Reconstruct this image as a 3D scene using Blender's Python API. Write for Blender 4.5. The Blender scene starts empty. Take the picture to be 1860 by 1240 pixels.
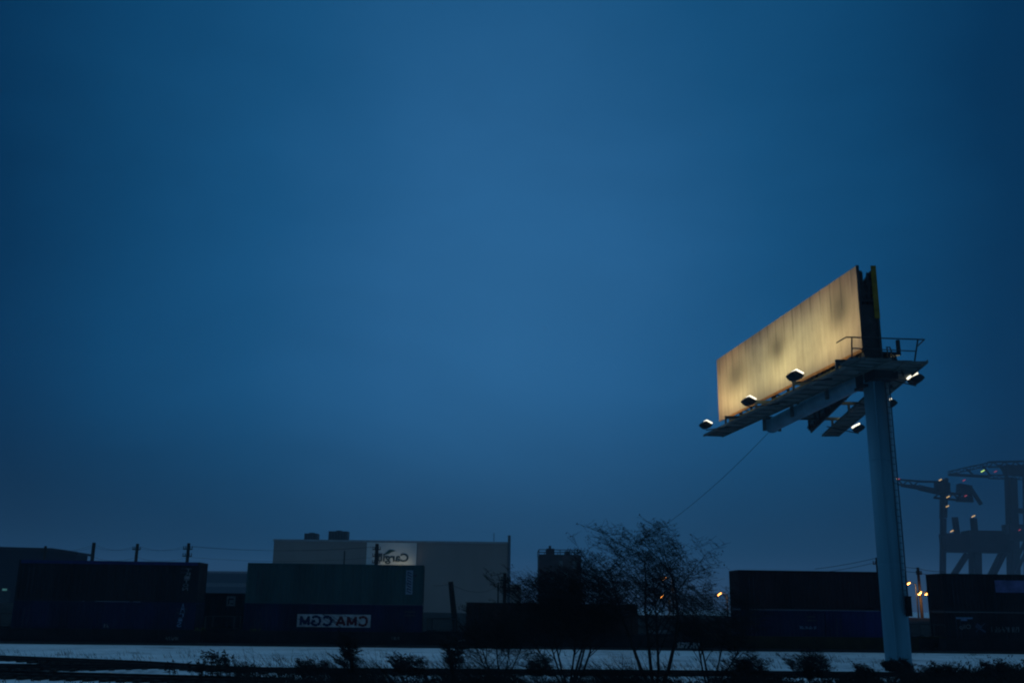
import bpy, math, random
from mathutils import Vector, Matrix
R = math.radians
random.seed(7)
scene = bpy.context.scene
COL = scene.collection

# ------------------------------------------------------------------ camera
F_PX, IW, IH = 1809.0, 1860.0, 1240.0
PITCH = math.atan(480 / 1809.0)
ROLL = math.atan(0.0125)
CAM = Vector((0, 0, 2.8))
cd = bpy.data.cameras.new('camera')
cam = bpy.data.objects.new('camera', cd)
COL.objects.link(cam)
cd.sensor_width = 36.0
cd.lens = 36.0 * F_PX / IW
cd.clip_start = 0.1
cd.clip_end = 6000
cam.location = CAM
_fw = Vector((0, math.cos(PITCH), math.sin(PITCH)))
_up0 = Vector((0, -math.sin(PITCH), math.cos(PITCH)))
_rt = Vector((1, 0, 0)) * math.cos(ROLL) + _up0 * math.sin(ROLL)
_up = _up0 * math.cos(ROLL) - Vector((1, 0, 0)) * math.sin(ROLL)
cam.rotation_euler = Matrix((_rt, _up, -_fw)).transposed().to_euler()
scene.camera = cam

def ray(x, y):
    return _fw + _rt * ((x - IW / 2) / F_PX) + _up * ((IH / 2 - y) / F_PX)
def at_y(x, y, Y):
    d = ray(x, y); return CAM + d * (Y / d.y)
def at_z(x, y, z):
    d = ray(x, y); return CAM + d * ((z - CAM.z) / d.z)

# ------------------------------------------------------------------ world
scene.view_settings.view_transform = 'Standard'
scene.view_settings.look = 'None'
scene.view_settings.exposure = 0.0
scene.view_settings.gamma = 1.0
scene.cycles.filter_width = 2.1
scene.cycles.volume_bounces = 1
scene.cycles.max_bounces = 6
scene.cycles.sample_clamp_indirect = 4.0
SUN_EL, SUN_AZ = R(1.0), R(200)
w = bpy.data.worlds.new('World'); scene.world = w; w.use_nodes = True
nt = w.node_tree; nt.nodes.clear()
def N(tree, t, **k):
    n = tree.nodes.new(t)
    for a, b in k.items():
        if a == 'inp':
            for i, v in b.items(): n.inputs[i].default_value = v
        else: setattr(n, a, b)
    return n
def math_(tree, op, a, b=None, clamp=False):
    n = tree.nodes.new('ShaderNodeMath'); n.operation = op; n.use_clamp = clamp
    for i, s in ((0, a), (1, b)):
        if s is None: continue
        if isinstance(s, (int, float)): n.inputs[i].default_value = s
        else: tree.links.new(s, n.inputs[i])
    return n.outputs[0]
out = N(nt, 'ShaderNodeOutputWorld')
tc = N(nt, 'ShaderNodeTexCoord')
sep = N(nt, 'ShaderNodeSeparateXYZ'); nt.links.new(tc.outputs['Generated'], sep.inputs[0])
dx = math_(nt, 'ADD', sep.outputs[0], 0.005)
dz = math_(nt, 'MULTIPLY', math_(nt, 'SUBTRACT', sep.outputs[2], 0.25), 0.62)
rr = math_(nt, 'SQRT', math_(nt, 'ADD', math_(nt, 'MULTIPLY', dx, dx), math_(nt, 'MULTIPLY', dz, dz)))
cl = N(nt, 'ShaderNodeTexNoise', inp={'Scale': 3.2, 'Detail': 4.0, 'Roughness': 0.5, 'Distortion': 0.4})
mp = N(nt, 'ShaderNodeMapping'); mp.inputs['Scale'].default_value = (1, 1, 2.2)
nt.links.new(tc.outputs['Generated'], mp.inputs[0]); nt.links.new(mp.outputs[0], cl.inputs['Vector'])
rr2 = math_(nt, 'ADD', rr, math_(nt, 'MULTIPLY', math_(nt, 'SUBTRACT', cl.outputs[0], 0.5), 0.10))
cr = N(nt, 'ShaderNodeValToRGB'); nt.links.new(rr2, cr.inputs[0])
e = cr.color_ramp.elements
# overcast dusk cloud deck, brightest where the twilight comes through ahead
e[0].position = 0.0;  e[0].color = (0.0235, 0.128, 0.300, 1)
e[1].position = 1.0;  e[1].color = (0.062, 0.145, 0.265, 1)
for p, c in ((0.12, (0.019, 0.114, 0.275, 1)), (0.25, (0.0075, 0.080, 0.205, 1)), (0.36, (0.0032, 0.056, 0.152, 1)),
             (0.45, (0.0008, 0.031, 0.094, 1)), (0.52, (0.0008, 0.026, 0.080, 1)), (0.62, (0.045, 0.115, 0.220, 1))):
    q = e.new(p); q.color = c
# a little darker and greyer near the horizon
hz = N(nt, 'ShaderNodeMapRange', inp={'From Min': 0.0, 'From Max': 0.24, 'To Min': 0.34, 'To Max': 1.0}); hz.interpolation_type = 'SMOOTHSTEP'
nt.links.new(sep.outputs[2], hz.inputs[0])
# the deck overhead is brighter and greyer, the deck behind the viewer darker
zb = N(nt, 'ShaderNodeMapRange', inp={'From Min': 0.60, 'From Max': 0.92, 'To Min': 0.0, 'To Max': 1.0}); zb.interpolation_type = 'SMOOTHSTEP'
nt.links.new(sep.outputs[2], zb.inputs[0])
zmix = N(nt, 'ShaderNodeMix', data_type='RGBA'); nt.links.new(zb.outputs[0], zmix.inputs[0]); nt.links.new(cr.outputs[0], zmix.inputs[6]); zmix.inputs[7].default_value = (0.085, 0.235, 0.40, 1)
bk = N(nt, 'ShaderNodeMapRange', inp={'From Min': -0.5, 'From Max': 0.3, 'To Min': 0.35, 'To Max': 1.0}); bk.interpolation_type = 'SMOOTHSTEP'
nt.links.new(sep.outputs[1], bk.inputs[0])
bk2 = math_(nt, 'MAXIMUM', bk.outputs[0], zb.outputs[0])
mul = N(nt, 'ShaderNodeVectorMath', operation='SCALE'); nt.links.new(zmix.outputs[2], mul.inputs[0]); nt.links.new(math_(nt, 'MULTIPLY', hz.outputs[0], bk2), mul.inputs['Scale'])
cl2 = N(nt, 'ShaderNodeTexNoise', inp={'Scale': 2.1, 'Detail': 6.0, 'Roughness': 0.6, 'Distortion': 0.8}); nt.links.new(mp.outputs[0], cl2.inputs['Vector'])
cm = math_(nt, 'ADD', math_(nt, 'MULTIPLY', math_(nt, 'SUBTRACT', cl2.outputs[0], .5), .34), 1.0)
mul2 = N(nt, 'ShaderNodeVectorMath', operation='SCALE'); nt.links.new(mul.outputs[0], mul2.inputs[0]); nt.links.new(cm, mul2.inputs['Scale'])
tg = N(nt, 'ShaderNodeMapRange', inp={'From Min': 0.0, 'From Max': 0.055, 'To Min': 1.0, 'To Max': 0.0}); tg.interpolation_type = 'SMOOTHSTEP'
nt.links.new(sep.outputs[2], tg.inputs[0])    # town glow low on the horizon
tgc = N(nt, 'ShaderNodeVectorMath', operation='SCALE'); tgc.inputs[0].default_value = (.020, .012, .008); nt.links.new(tg.outputs[0], tgc.inputs['Scale'])
mul = N(nt, 'ShaderNodeVectorMath', operation='ADD'); nt.links.new(mul2.outputs[0], mul.inputs[0]); nt.links.new(tgc.outputs[0], mul.inputs[1])
bg1 = N(nt, 'ShaderNodeBackground', inp={'Strength': 1.0}); nt.links.new(mul.outputs[0], bg1.inputs[0])
sky = N(nt, 'ShaderNodeTexSky'); sky.sky_type = 'NISHITA'; sky.sun_disc = False
sky.sun_elevation = SUN_EL; sky.sun_rotation = SUN_AZ
bg2 = N(nt, 'ShaderNodeBackground', inp={'Strength': 0.0003}); nt.links.new(sky.outputs[0], bg2.inputs[0])
ad = N(nt, 'ShaderNodeAddShader'); nt.links.new(bg1.outputs[0], ad.inputs[0]); nt.links.new(bg2.outputs[0], ad.inputs[1])
nt.links.new(ad.outputs[0], out.inputs[0])
# the last of the sun behind the cloud: very weak and very soft
sd = bpy.data.lights.new('sun', 'SUN'); sd.energy = 0.01; sd.angle = R(40); sd.color = (0.75, 0.85, 1)
so = bpy.data.objects.new('sun', sd); COL.objects.link(so); so.rotation_euler = (R(60), 0, R(-20)); so.location = (0, 0, 60)

# ------------------------------------------------------------------ helpers
OFF = {}
class MB:
    def __init__(s, xf=None): s.v, s.f, s.starts, s.xf = [], [], [], xf
    def add(s, vs, fs):
        b = len(s.v); s.starts.append((b, len(s.f)))
        for q in vs:
            s.v.append(s.xf(*q) if s.xf else Vector(q))
        for q in fs: s.f.append(tuple(i + b for i in q))
        return s
    def box(s, lo, hi):
        x0, y0, z0 = lo; x1, y1, z1 = hi
        return s.add([(x0,y0,z0),(x1,y0,z0),(x1,y1,z0),(x0,y1,z0),(x0,y0,z1),(x1,y0,z1),(x1,y1,z1),(x0,y1,z1)],
                     [(0,3,2,1),(4,5,6,7),(0,1,5,4),(1,2,6,5),(2,3,7,6),(3,0,4,7)])
    def bar(s, a, b, wd, ht, up=(0,0,1)):
        a = Vector(a); b = Vector(b); d = (b - a).normalized(); up = Vector(up)
        if abs(d.dot(up)) > 0.98: up = Vector((0,1,0))
        sd_ = d.cross(up).normalized() * wd / 2; u = sd_.cross(d).normalized() * ht / 2
        return s.add([a-sd_-u, a+sd_-u, a+sd_+u, a-sd_+u, b-sd_-u, b+sd_-u, b+sd_+u, b-sd_+u],
                     [(0,1,2,3),(7,6,5,4),(0,4,5,1),(1,5,6,2),(2,6,7,3),(3,7,4,0)])
    def ibeam(s, a, b, wd, ht):
        s.bar(Vector(a)+Vector((0,0,ht/2-.02)), Vector(b)+Vector((0,0,ht/2-.02)), wd, .04)
        s.bar(Vector(a)-Vector((0,0,ht/2-.02)), Vector(b)-Vector((0,0,ht/2-.02)), wd, .04)
        return s.bar(a, b, .04, ht-.08)
    def tube(s, pts, rad, n=8, cap=True):
        pts = [Vector(p) for p in pts]
        if isinstance(rad, (int, float)): rad = [rad] * len(pts)
        vs, fs = [], []
        for i, p in enumerate(pts):
            d = (pts[min(i+1, len(pts)-1)] - pts[max(i-1, 0)])
            d = d.normalized() if d.length > 1e-9 else Vector((0,0,1))
            ref = Vector((1,0,0)) if abs(d.x) < .8 else Vector((0,1,0))
            a = d.cross(ref).normalized(); b = d.cross(a)
            for k in range(n):
                t = 2*math.pi*k/n
                vs.append(p + (a*math.cos(t) + b*math.sin(t)) * rad[i])
        for i in range(len(pts)-1):
            for k in range(n):
                k2 = (k+1) % n
                fs.append((i*n+k, i*n+k2, (i+1)*n+k2, (i+1)*n+k))
        if cap:
            fs.append(tuple(range(n-1, -1, -1))); fs.append(tuple((len(pts)-1)*n+k for k in range(n)))
        xf, s.xf = s.xf, None
        s.add(vs, fs); s.xf = xf
        return s
    def prism(s, prof, fr0, fr1):
        """prof: list of (p,q); fr: function (p,q)->Vector at each end"""
        n = len(prof); vs = [fr0(*q) for q in prof] + [fr1(*q) for q in prof]
        fs = [tuple(range(n)), tuple(range(2*n-1, n-1, -1))] + [(k, n+k, n+(k+1)%n, (k+1)%n) for k in range(n)]
        return s.add(vs, fs)
    def build_each(s, name, mat, parent):
        """one object per added shape"""
        st = s.starts + [(len(s.v), len(s.f))]
        for (v0, f0), (v1, f1) in zip(st[:-1], st[1:]):
            k = MB(); k.v = s.v[v0:v1]; k.f = [tuple(i-v0 for i in q) for q in s.f[f0:f1]]; o = k.build(name, mat, parent)
        return o
    def build(s, name, mat, parent=None, origin=None, smooth=False, uv=None):
        off = OFF[parent.name] if parent else Vector(origin if origin is not None else (0,0,0))
        me = bpy.data.meshes.new(name)
        me.from_pydata([tuple(v - off) for v in s.v], [], s.f); me.update()
        if uv:
            l = me.uv_layers.new(name='UVMap')
            for lp in me.loops: l.data[lp.index].uv = uv(s.v[lp.vertex_index])
        if smooth:
            for p in me.polygons: p.use_smooth = True
        me.materials.append(mat)
        o = bpy.data.objects.new(name, me); COL.objects.link(o)
        if parent: o.parent = parent
        else: o.location = off
        OFF[o.name] = off
        return o
def thing(name, label, cat, loc, group=None):
    o = bpy.data.objects.new(name, None); COL.objects.link(o)
    o.location = loc; o.empty_display_size = .3; OFF[o.name] = Vector(loc)
    return tag(o, label, cat, group)
def tag(o, label=None, cat=None, group=None, kind=None):
    if label: o['label'] = label
    if cat: o['category'] = cat
    if group: o['group'] = group
    if kind: o['kind'] = kind
    return o
def lamp(name, kind, loc, energy, color, parent, target=None, **k):
    l = bpy.data.lights.new(name, kind); l.energy = energy; l.color = color
    for a, b in k.items(): setattr(l, a, b)
    o = bpy.data.objects.new(name, l); COL.objects.link(o)
    o.parent = parent; o.location = Vector(loc) - OFF[parent.name]
    if target is not None: o.rotation_euler = (Vector(target) - Vector(loc)).to_track_quat('-Z', 'Y').to_euler()
    return o
def text_part(name, s, mat, fr, parent, mirror=True, shear=0.0, bold=0.0):
    """flat lettering filling the unit square 0..1 x 0..1, mapped into place by fr(u,v)"""
    c = bpy.data.curves.new(name, 'FONT'); c.body = s; c.resolution_u = 3; c.offset = bold; c.shear = shear
    c.fill_mode = 'FRONT'
    o = bpy.data.objects.new(name, c); COL.objects.link(o)
    me = bpy.data.meshes.new_from_object(o.evaluated_get(bpy.context.evaluated_depsgraph_get()))
    bpy.data.objects.remove(o); 
    xs = [v.co.x for v in me.vertices]; ys = [v.co.y for v in me.vertices]
    x0, x1, y0, y1 = min(xs), max(xs), min(ys), max(ys)
    m = MB()
    for v in me.vertices:
        u = (v.co.x - x0) / (x1 - x0); t = (v.co.y - y0) / (y1 - y0)
        m.v.append(Vector(fr(1 - u if mirror else u, t)))
    m.f = [tuple(p.vertices) for p in me.polygons]
    bpy.data.meshes.remove(me)
    return m.build(name, mat, parent)

# ------------------------------------------------------------------ materials
MATS = {}
def mat(name, base, rough=0.7, metal=0.0, var=0.25, scale=1.5, bump=0.0, emit=None, estr=0.0, stretch=(1,1,1), spec=0.12):
    if name in MATS: return MATS[name]
    m = bpy.data.materials.new(name); m.use_nodes = True; t = m.node_tree
    b = t.nodes['Principled BSDF']; b.inputs['Roughness'].default_value = rough; b.inputs['Metallic'].default_value = metal
    b.inputs['Specular IOR Level'].default_value = spec
    tcn = N(t, 'ShaderNodeTexCoord'); mpn = N(t, 'ShaderNodeMapping'); mpn.inputs['Scale'].default_value = stretch
    nz = N(t, 'ShaderNodeTexNoise', inp={'Scale': scale, 'Detail': 6.0, 'Roughness': 0.6})
    t.links.new(tcn.outputs['Object'], mpn.inputs[0]); t.links.new(mpn.outputs[0], nz.inputs['Vector'])
    r = N(t, 'ShaderNodeValToRGB'); t.links.new(nz.outputs[0], r.inputs[0])
    r.color_ramp.elements[0].position = .3; r.color_ramp.elements[1].position = .7
    r.color_ramp.elements[0].color = tuple(c*(1-var) for c in base) + (1,)
    r.color_ramp.elements[1].color = tuple(min(1, c*(1+var)) for c in base) + (1,)
    t.links.new(r.outputs[0], b.inputs['Base Color'])
    if bump:
        bp = N(t, 'ShaderNodeBump', inp={'Strength': bump}); t.links.new(nz.outputs[0], bp.inputs['Height']); t.links.new(bp.outputs[0], b.inputs['Normal'])
    if emit:
        b.inputs['Emission Color'].default_value = tuple(emit) + (1,); b.inputs['Emission Strength'].default_value = estr
    MATS[name] = m
    return m
M_steel = mat('galvanised_steel', (.22,.24,.25), .55, .2, .25, 2, .05)
M_dark = mat('dark_steel', (.05,.055,.06), .6, .2, .3, 2)
M_pole = mat('painted_pole', (.13,.35,.46), .55, 0, .16, 1.6, .03, stretch=(1,1,.08))
M_tube = mat('pale_teal_steel', (.13,.28,.36), .55, 0, .25, .8)
M_polebase = mat('tarred_base', (.015,.015,.016), .9)
M_black = mat('black_paint', (.009,.010,.014), .6, 0, .6, .5, stretch=(1,1,.35))
M_navy = mat('navy_paint', (.006,.009,.038), .55, 0, .6, .5, stretch=(1,1,.35))
M_blue = mat('blue_paint', (.009,.014,.085), .55, 0, .6, .5, stretch=(1,1,.35))
M_green = mat('green_paint', (.026,.070,.075), .6, 0, .3, .6, stretch=(1,1,.2))
M_maroon = mat('maroon_paint', (.020,.009,.012), .6, 0, .6, .5, stretch=(1,1,.35))
M_brown = mat('oxide_paint', (.022,.012,.010), .6, 0, .6, .5, stretch=(1,1,.35))
M_bluetop = mat('blue_rail_paint', (.018,.024,.11), .5)
M_white = mat('white_lettering', (.55,.58,.60), .7, 0, .3, 3)
M_panelwhite = mat('white_panel', (.42,.46,.48), .7, 0, .35, 2.5)
M_dimwhite = mat('weathered_lettering', (.16,.18,.2), .8, 0, .4, 4)
M_skyblue = mat('pale_blue_lettering', (.12,.20,.32), .7, 0, .35, 3)
M_red = mat('red_lettering', (.11,.012,.02), .7)
M_blueletter = mat('blue_lettering', (.008,.013,.07), .7)
M_sill = mat('weathered_black_sill', (.012,.013,.016), .8, 0, .4, 1)
M_yellowsill = mat('weathered_yellow_sill', (.03,.025,.008), .8, 0, .4, 1)
M_rail = mat('rusty_rail', (.03,.026,.025), .6, .3)
M_cinder = mat('cinder_ballast', (.02,.02,.022), .95, 0, .5, 3, .4)
M_wood = mat('weathered_wood', (.03,.027,.024), .9, 0, .4, 3, .2, stretch=(1,1,.2))
M_bark = mat('bark', (.018,.016,.015), .95, 0, .4, 6, .2)
M_twig = mat('twigs', (.022,.02,.019), .95, 0, .4, 6)
M_leaf = mat('dry_leaves', (.025,.024,.022), .95, 0, .4, 6)
M_weed = mat('dead_weeds', (.03,.028,.026), .95, 0, .4, 6)
M_cable = mat('cable_rubber', (.02,.02,.022), .8)
M_wall = mat('beige_cladding', (.27,.225,.195), .8, 0, .10, .15, stretch=(1,1,.3))
M_sign = mat('white_sign_cladding', (.55,.59,.58), .7, 0, .10, .2)
M_logo = mat('dark_green_logo', (.03,.055,.06), .7)
M_roofunit = mat('roof_plant_metal', (.07,.08,.09), .7)
M_shed = mat('slate_cladding', (.014,.017,.03), .8, 0, .2, .3)
M_tower = mat('rusty_plant_steel', (.025,.036,.045), .8, 0, .5, .6)
M_teal = mat('window_light_paint', (.05,.11,.13), .7)
M_crane = mat('crane_steel', (.022,.018,.028), .7, 0, .3, .2)
M_yellowedge = mat('faded_yellow_vinyl', (.25,.18,.025), .8, 0, .5, 1.2)
M_trim = mat('rust_orange_trim', (.36,.17,.06), .7, 0, .3, 3)
M_box = mat('grey_box_metal', (.04,.05,.06), .7)
M_lens = mat('lit_lens', (.8,.8,.75), .3, emit=(1, .93, .74), estr=1.6)
M_sodium = mat('sodium_lamp', (.8,.5,.2), .4, emit=(1, .40, .09), estr=7)
M_amber = mat('amber_lamp', (.8,.6,.3), .4, emit=(1, .62, .22), estr=.8)
M_greenlamp = mat('green_lamp', (.5,.8,.3), .4, emit=(.62, 1, .18), estr=1.5)
M_redlamp = mat('red_lamp', (.8,.2,.2), .4, emit=(1, .12, .16), estr=.3)
M_dimlamp = mat('dim_green_lamp', (.5,.8,.6), .4, emit=(.3, .8, .55), estr=.07)

# snow ground: snow with bare soil and dead grass showing through
def ground_mat():
    m = bpy.data.materials.new('snow_and_soil'); m.use_nodes = True; t = m.node_tree; b = t.nodes['Principled BSDF']
    b.inputs['Roughness'].default_value = .8; b.inputs['Specular IOR Level'].default_value = .15
    tcn = N(t, 'ShaderNodeTexCoord'); 
    n1 = N(t, 'ShaderNodeTexNoise', inp={'Scale': .22, 'Detail': 8.0, 'Roughness': .65}); t.links.new(tcn.outputs['Object'], n1.inputs['Vector'])
    n2 = N(t, 'ShaderNodeTexNoise', inp={'Scale': 2.2, 'Detail': 8.0, 'Roughness': .7}); t.links.new(tcn.outputs['Object'], n2.inputs['Vector'])
    s = math_(t, 'ADD', math_(t, 'MULTIPLY', n1.outputs[0], .55), math_(t, 'MULTIPLY', n2.outputs[0], .45))
    r = N(t, 'ShaderNodeValToRGB'); t.links.new(s, r.inputs[0])
    r.color_ramp.elements[0].position = .34; r.color_ramp.elements[0].color = (.10,.095,.09,1)
    r.color_ramp.elements[1].position = .46; r.color_ramp.elements[1].color = (.62,.64,.66,1)
    q = r.color_ramp.elements.new(.6); q.color = (.8,.82,.84,1)
    t.links.new(r.outputs[0], b.inputs['Base Color'])
    bp = N(t, 'ShaderNodeBump', inp={'Strength': .35, 'Distance': .3}); t.links.new(s, bp.inputs['Height']); t.links.new(bp.outputs[0], b.inputs['Normal'])
    return m
g = MB(); nx, ny = 60, 70
xs = [-2400 + 4800*i/nx for i in range(nx+1)]
xs = sorted(xs + [-90 + 180*i/60 for i in range(61)])
ys = [-40 + i*2.0 for i in range(60)] + [85 + 40*i for i in range(60)]
rg = random.Random(3)
for y in ys:
    for x in xs:
        z = 0.0
        if abs(x) < 85 and 0 < y < 67: z = rg.uniform(-.05, .05)
        g.v.append(Vector((x, y, z)))
W_ = len(xs)
for j in range(len(ys)-1):
    for i in range(W_-1): g.f.append((j*W_+i, j*W_+i+1, (j+1)*W_+i+1, (j+1)*W_+i))
tag(g.build('ground', ground_mat(), smooth=True), kind='structure')

# dark bank beyond the freight line
b = MB(); rb = random.Random(5); row = 90
for i in range(row+1):
    x = -110 + 220*i/row
    h = 2.15 + rb.uniform(-.07, .07) + (0.35 if x < -20 else 0)
    for (yy, zz) in ((80, -.1), (86, h*.75), (92, h), (99, h), (112, -.1)): b.v.append(Vector((x, yy + .055*x, zz)))
for i in range(row):
    for k in range(4): b.f.append((i*5+k, (i+1)*5+k, (i+1)*5+k+1, i*5+k+1))
tag(b.build('embankment', mat('weedy_bank', (.016,.016,.016), .95, 0, .5, 1.2, .5), smooth=True), kind='structure')

# ------------------------------------------------------------------ rail tracks in the foreground
def track(pts, label, z=.03):
    bed = MB(); n = len(pts)
    P = [at_z(x, y, 0) for x, y in pts]
    # densify (Catmull-Rom)
    Q = []
    for i in range(n-1):
        p0, p1, p2, p3 = P[max(i-1,0)], P[i], P[i+1], P[min(i+2,n-1)]
        for k in range(12):
            t = k/12; Q.append(.5*((2*p1)+(p2-p0)*t+(2*p0-5*p1+4*p2-p3)*t*t+(3*p1-p0-3*p2+p3)*t**3))
    Q.append(P[-1])
    def side(i):
        d = (Q[min(i+1,len(Q)-1)] - Q[max(i-1,0)]).normalized(); return Vector((-d.y, d.x, 0))
    rbed = random.Random(len(label))
    for i, q in enumerate(Q):
        s = side(i); wv = .40 + rbed.uniform(-.2, .2)
        for o_, zz in ((-wv-.3, .01), (-wv+.2, .06), (wv-.2, .06), (wv+.3, .01)): bed.v.append(q + s*o_ + Vector((0,0,zz+z-.03)))
    for i in range(len(Q)-1):
        for k in range(3): bed.f.append((i*4+k, (i+1)*4+k, (i+1)*4+k+1, i*4+k+1))
    tag(bed.build('track_bed', M_cinder, smooth=True), kind='structure')
    root = thing('railway_track', label, 'railway track', Q[len(Q)//2], 'tracks crossing the snow in front of the train')
    for o_ in (-.72, .72):
        m = MB()
        for i in range(len(Q)-1):
            a = Q[i]+side(i)*o_; c = Q[i+1]+side(i+1)*o_
            m.bar(a+Vector((0,0,.15+z-.03)), c+Vector((0,0,.15+z-.03)), .07, .05); m.bar(a+Vector((0,0,.09+z-.03)), c+Vector((0,0,.09+z-.03)), .03, .08)
        m.build('rail', M_rail, root)
    sl = MB(); acc = 0
    for i in range(len(Q)-1):
        L = (Q[i+1]-Q[i]).length; k = 0
        while acc < L:
            c = Q[i] + (Q[i+1]-Q[i])*(acc/L); s = side(i)
            sl.bar(c-s*1.2+Vector((0,0,.04+z-.03)), c+s*1.2+Vector((0,0,.04+z-.03)), .22, .1); acc += .65
        acc -= L
    sl.build('sleepers', M_wood, root)
track([(-160,1191),(0,1198),(240,1208),(420,1219),(640,1222),(1000,1224),(1400,1227),(2050,1233)], 'long rusty railway track crossing the snow from the shed side to the pole foot')
track([(-160,1211),(0,1214),(130,1215.5),(250,1214.5),(330,1213.6)], 'short siding merging into the long rusty track', .034)
track([(-160,1222),(0,1228),(250,1235),(520,1242)], 'siding nearest to the viewer, curving away from the long rusty track', .038)

# ------------------------------------------------------------------ freight train
TU = Vector((1, .055, 0)).normalized(); TW = Vector((-.055, 1, 0)).normalized(); TO = Vector((0, 71.9, 0))
def T(a, b_, z): return TO + TU*a + TW*b_ + Vector((0, 0, z))
def tr_a(px, py):
    d = ray(px, py); t = 71.9 / (d.y - .055*d.x); return (CAM + d*t - TO).dot(TU), (CAM + d*t).z
bal = MB(T); bal.add([(-120,-1.6,.0),(120,-1.6,.0),(120,-.6,.12),(-120,-.6,.12),(120,14,.12),(-120,14,.12)], [(0,1,2,3),(3,2,4,5)])
tag(bal.build('freight_track_bed', M_cinder), kind='structure')
for off in (.5, 6.4):
    m = MB(T)
    for k in (0, 1.435): m.box((-120, off+k-.04, .125), (120, off+k+.04, .28))
    tag(m.build('freight_rails', M_rail, origin=T(0, off, 0)), 'rusty rails under the freight train' if off < 1 else 'rusty rails of the second track behind the freight train', 'rails')

def container(a0, a1, z0, z1, paint, label, top=None, b0=0.0, group='shipping containers on the freight train'):
    D = 2.44; root = thing('shipping_container', label, 'container', T((a0+a1)/2, b0+D/2, z0), group)
    # corrugated shell: trapezoid folds on long sides
    m = MB(T); pitch, dep = .30, .036
    for face, sgn in ((b0+.03, 1), (b0+D-.03, -1)):
        prof = []; a = a0+.10
        while a < a1-.10-pitch:
            prof += [(a, 0), (a+.10, 0), (a+.15, dep), (a+.25, dep)]; a += pitch
        prof += [(a1-.10, 0)]
        base = len(m.v)
        for (pa, pd) in prof:
            m.v.append(T(pa, face+sgn*pd, z0+.16)); m.v.append(T(pa, face+sgn*pd, z1-.12))
        for i in range(len(prof)-1): m.f.append((base+2*i, base+2*i+2, base+2*i+3, base+2*i+1))
    m.add([(a0+.05,b0+.03,z1-.05),(a1-.05,b0+.03,z1-.05),(a1-.05,b0+D-.03,z1-.05),(a0+.05,b0+D-.03,z1-.05),
           (a0+.05,b0+.03,z0+.1),(a1-.05,b0+.03,z0+.1),(a1-.05,b0+D-.03,z0+.1),(a0+.05,b0+D-.03,z0+.1)], [(0,1,2,3),(4,7,6,5)])
    # corrugated front end (left end)
    prof = []; bb = b0+.12
    while bb < b0+D-.12-.3: prof += [(bb,0),(bb+.1,0),(bb+.15,dep),(bb+.25,dep)]; bb += .3
    prof.append((b0+D-.12, 0)); base = len(m.v)
    for (pb, pd) in prof: m.v.append(T(a0+.03+pd, pb, z0+.16)); m.v.append(T(a0+.03+pd, pb, z1-.12))
    for i in range(len(prof)-1): m.f.append((base+2*i, base+2*i+1, base+2*i+3, base+2*i+2))
    m.build('body', paint, root)
    fr = MB(T)
    for a in (a0, a1-.12):
        for bq in (b0, b0+D-.12): fr.box((a, bq, z0), (a+.12, bq+.12, z1))
    for bq in (b0+.002, b0+D-.062): fr.box((a0+.12, bq, z0+.002), (a1-.12, bq+.06, z0+.16))
    for a in (a0+.002, a1-.082): fr.box((a, b0+.12, z0+.002), (a+.08, b0+D-.12, z0+.16)); fr.box((a, b0+.12, z1-.12), (a+.08, b0+D-.12, z1-.002))
    fr.build('frame', paint, root)
    tr = MB(T)
    hh = .12 if top is None else .22
    for bq in (b0+.002, b0+D-.062): tr.box((a0+.12, bq-(.004 if top else 0), z1-hh), (a1-.12, bq+.06, z1-.002))
    tr.build_each('top_rail', top or paint, root)
    for k, bqs in enumerate(((.4, .9), (1.5, 2.0))):
        dk = MB(T); bq = (b0+.13, b0+D/2+.01)[k]; dk.box((a1-.07, bq, z0+.17), (a1-.03, bq+D/2-.15, z1-.13)); do = dk.build('door', paint, root)
        lb = MB(T)
        for bq in bqs: lb.box((a1-.03, b0+bq, z0+.1), (a1+.01, b0+bq+.04, z1-.08))
        lb.build_each('locking_bar', M_dark, do)
    # small white data decals and the door-end markings
    mk = MB(T); rr_ = random.Random(int(a0*10)+int(z0*10))
    for k in range(2):
        zz = z1-.5-.25*k; mk.box((a1-1.25, b0-.012, zz), (a1-1.25+rr_.uniform(.5,.8), b0-.008, zz+.10))
    for aa in (a0+.75, a0+1.05): mk.box((aa, b0-.012, z0+.5), (aa+.035, b0-.008, z1-.5))
    mk.build_each('marking', mat('faded_marking', (.035,.04,.06), .8), root)
    return root
def Tface(a0, a1, z0, z1, b_=-.02): return lambda u, v: T(a0+(a1-a0)*u, b_, z0+(z1-z0)*v)
def plate(root, a0, a1, z0, z1, m_, name='sign_panel', b_=-.012):
    m = MB(T); m.box((a0, b_-.004, z0), (a1, b_, z1)); return m.build(name, m_, root)
def scribble(name, root, a0, a1, z0, z1, n, m_, seed, thick=.05, b_=-.022):
    """hand-sprayed strokes / worn lettering too small to read"""
    r_ = random.Random(seed); m = MB()
    for i in range(n):
        u0 = a0+(a1-a0)*(i+.1)/n; u1 = a0+(a1-a0)*(i+.85)/n
        for k in range(3):
            p = T(r_.choice((u0,(u0+u1)/2,u1)), b_, z0+(z1-z0)*r_.choice((0,.1,.5))); q = T(r_.choice((u0,(u0+u1)/2,u1)), b_, z0+(z1-z0)*r_.choice((.5,.9,1)))
            if (q-p).length > .01: m.bar(p, q, .01, thick, up=TW.cross((q-p).normalized()))
    return m.build(name, m_, root)

Z0, ZS, ZT = .30, 2.78, 5.47
A = {k: tr_a(*k)[0] for k in ((45,1016),(453,1021),(848,1094),(1328,1034),(1686,1043))}
def pa(px, py): return tr_a(px, py)
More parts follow.
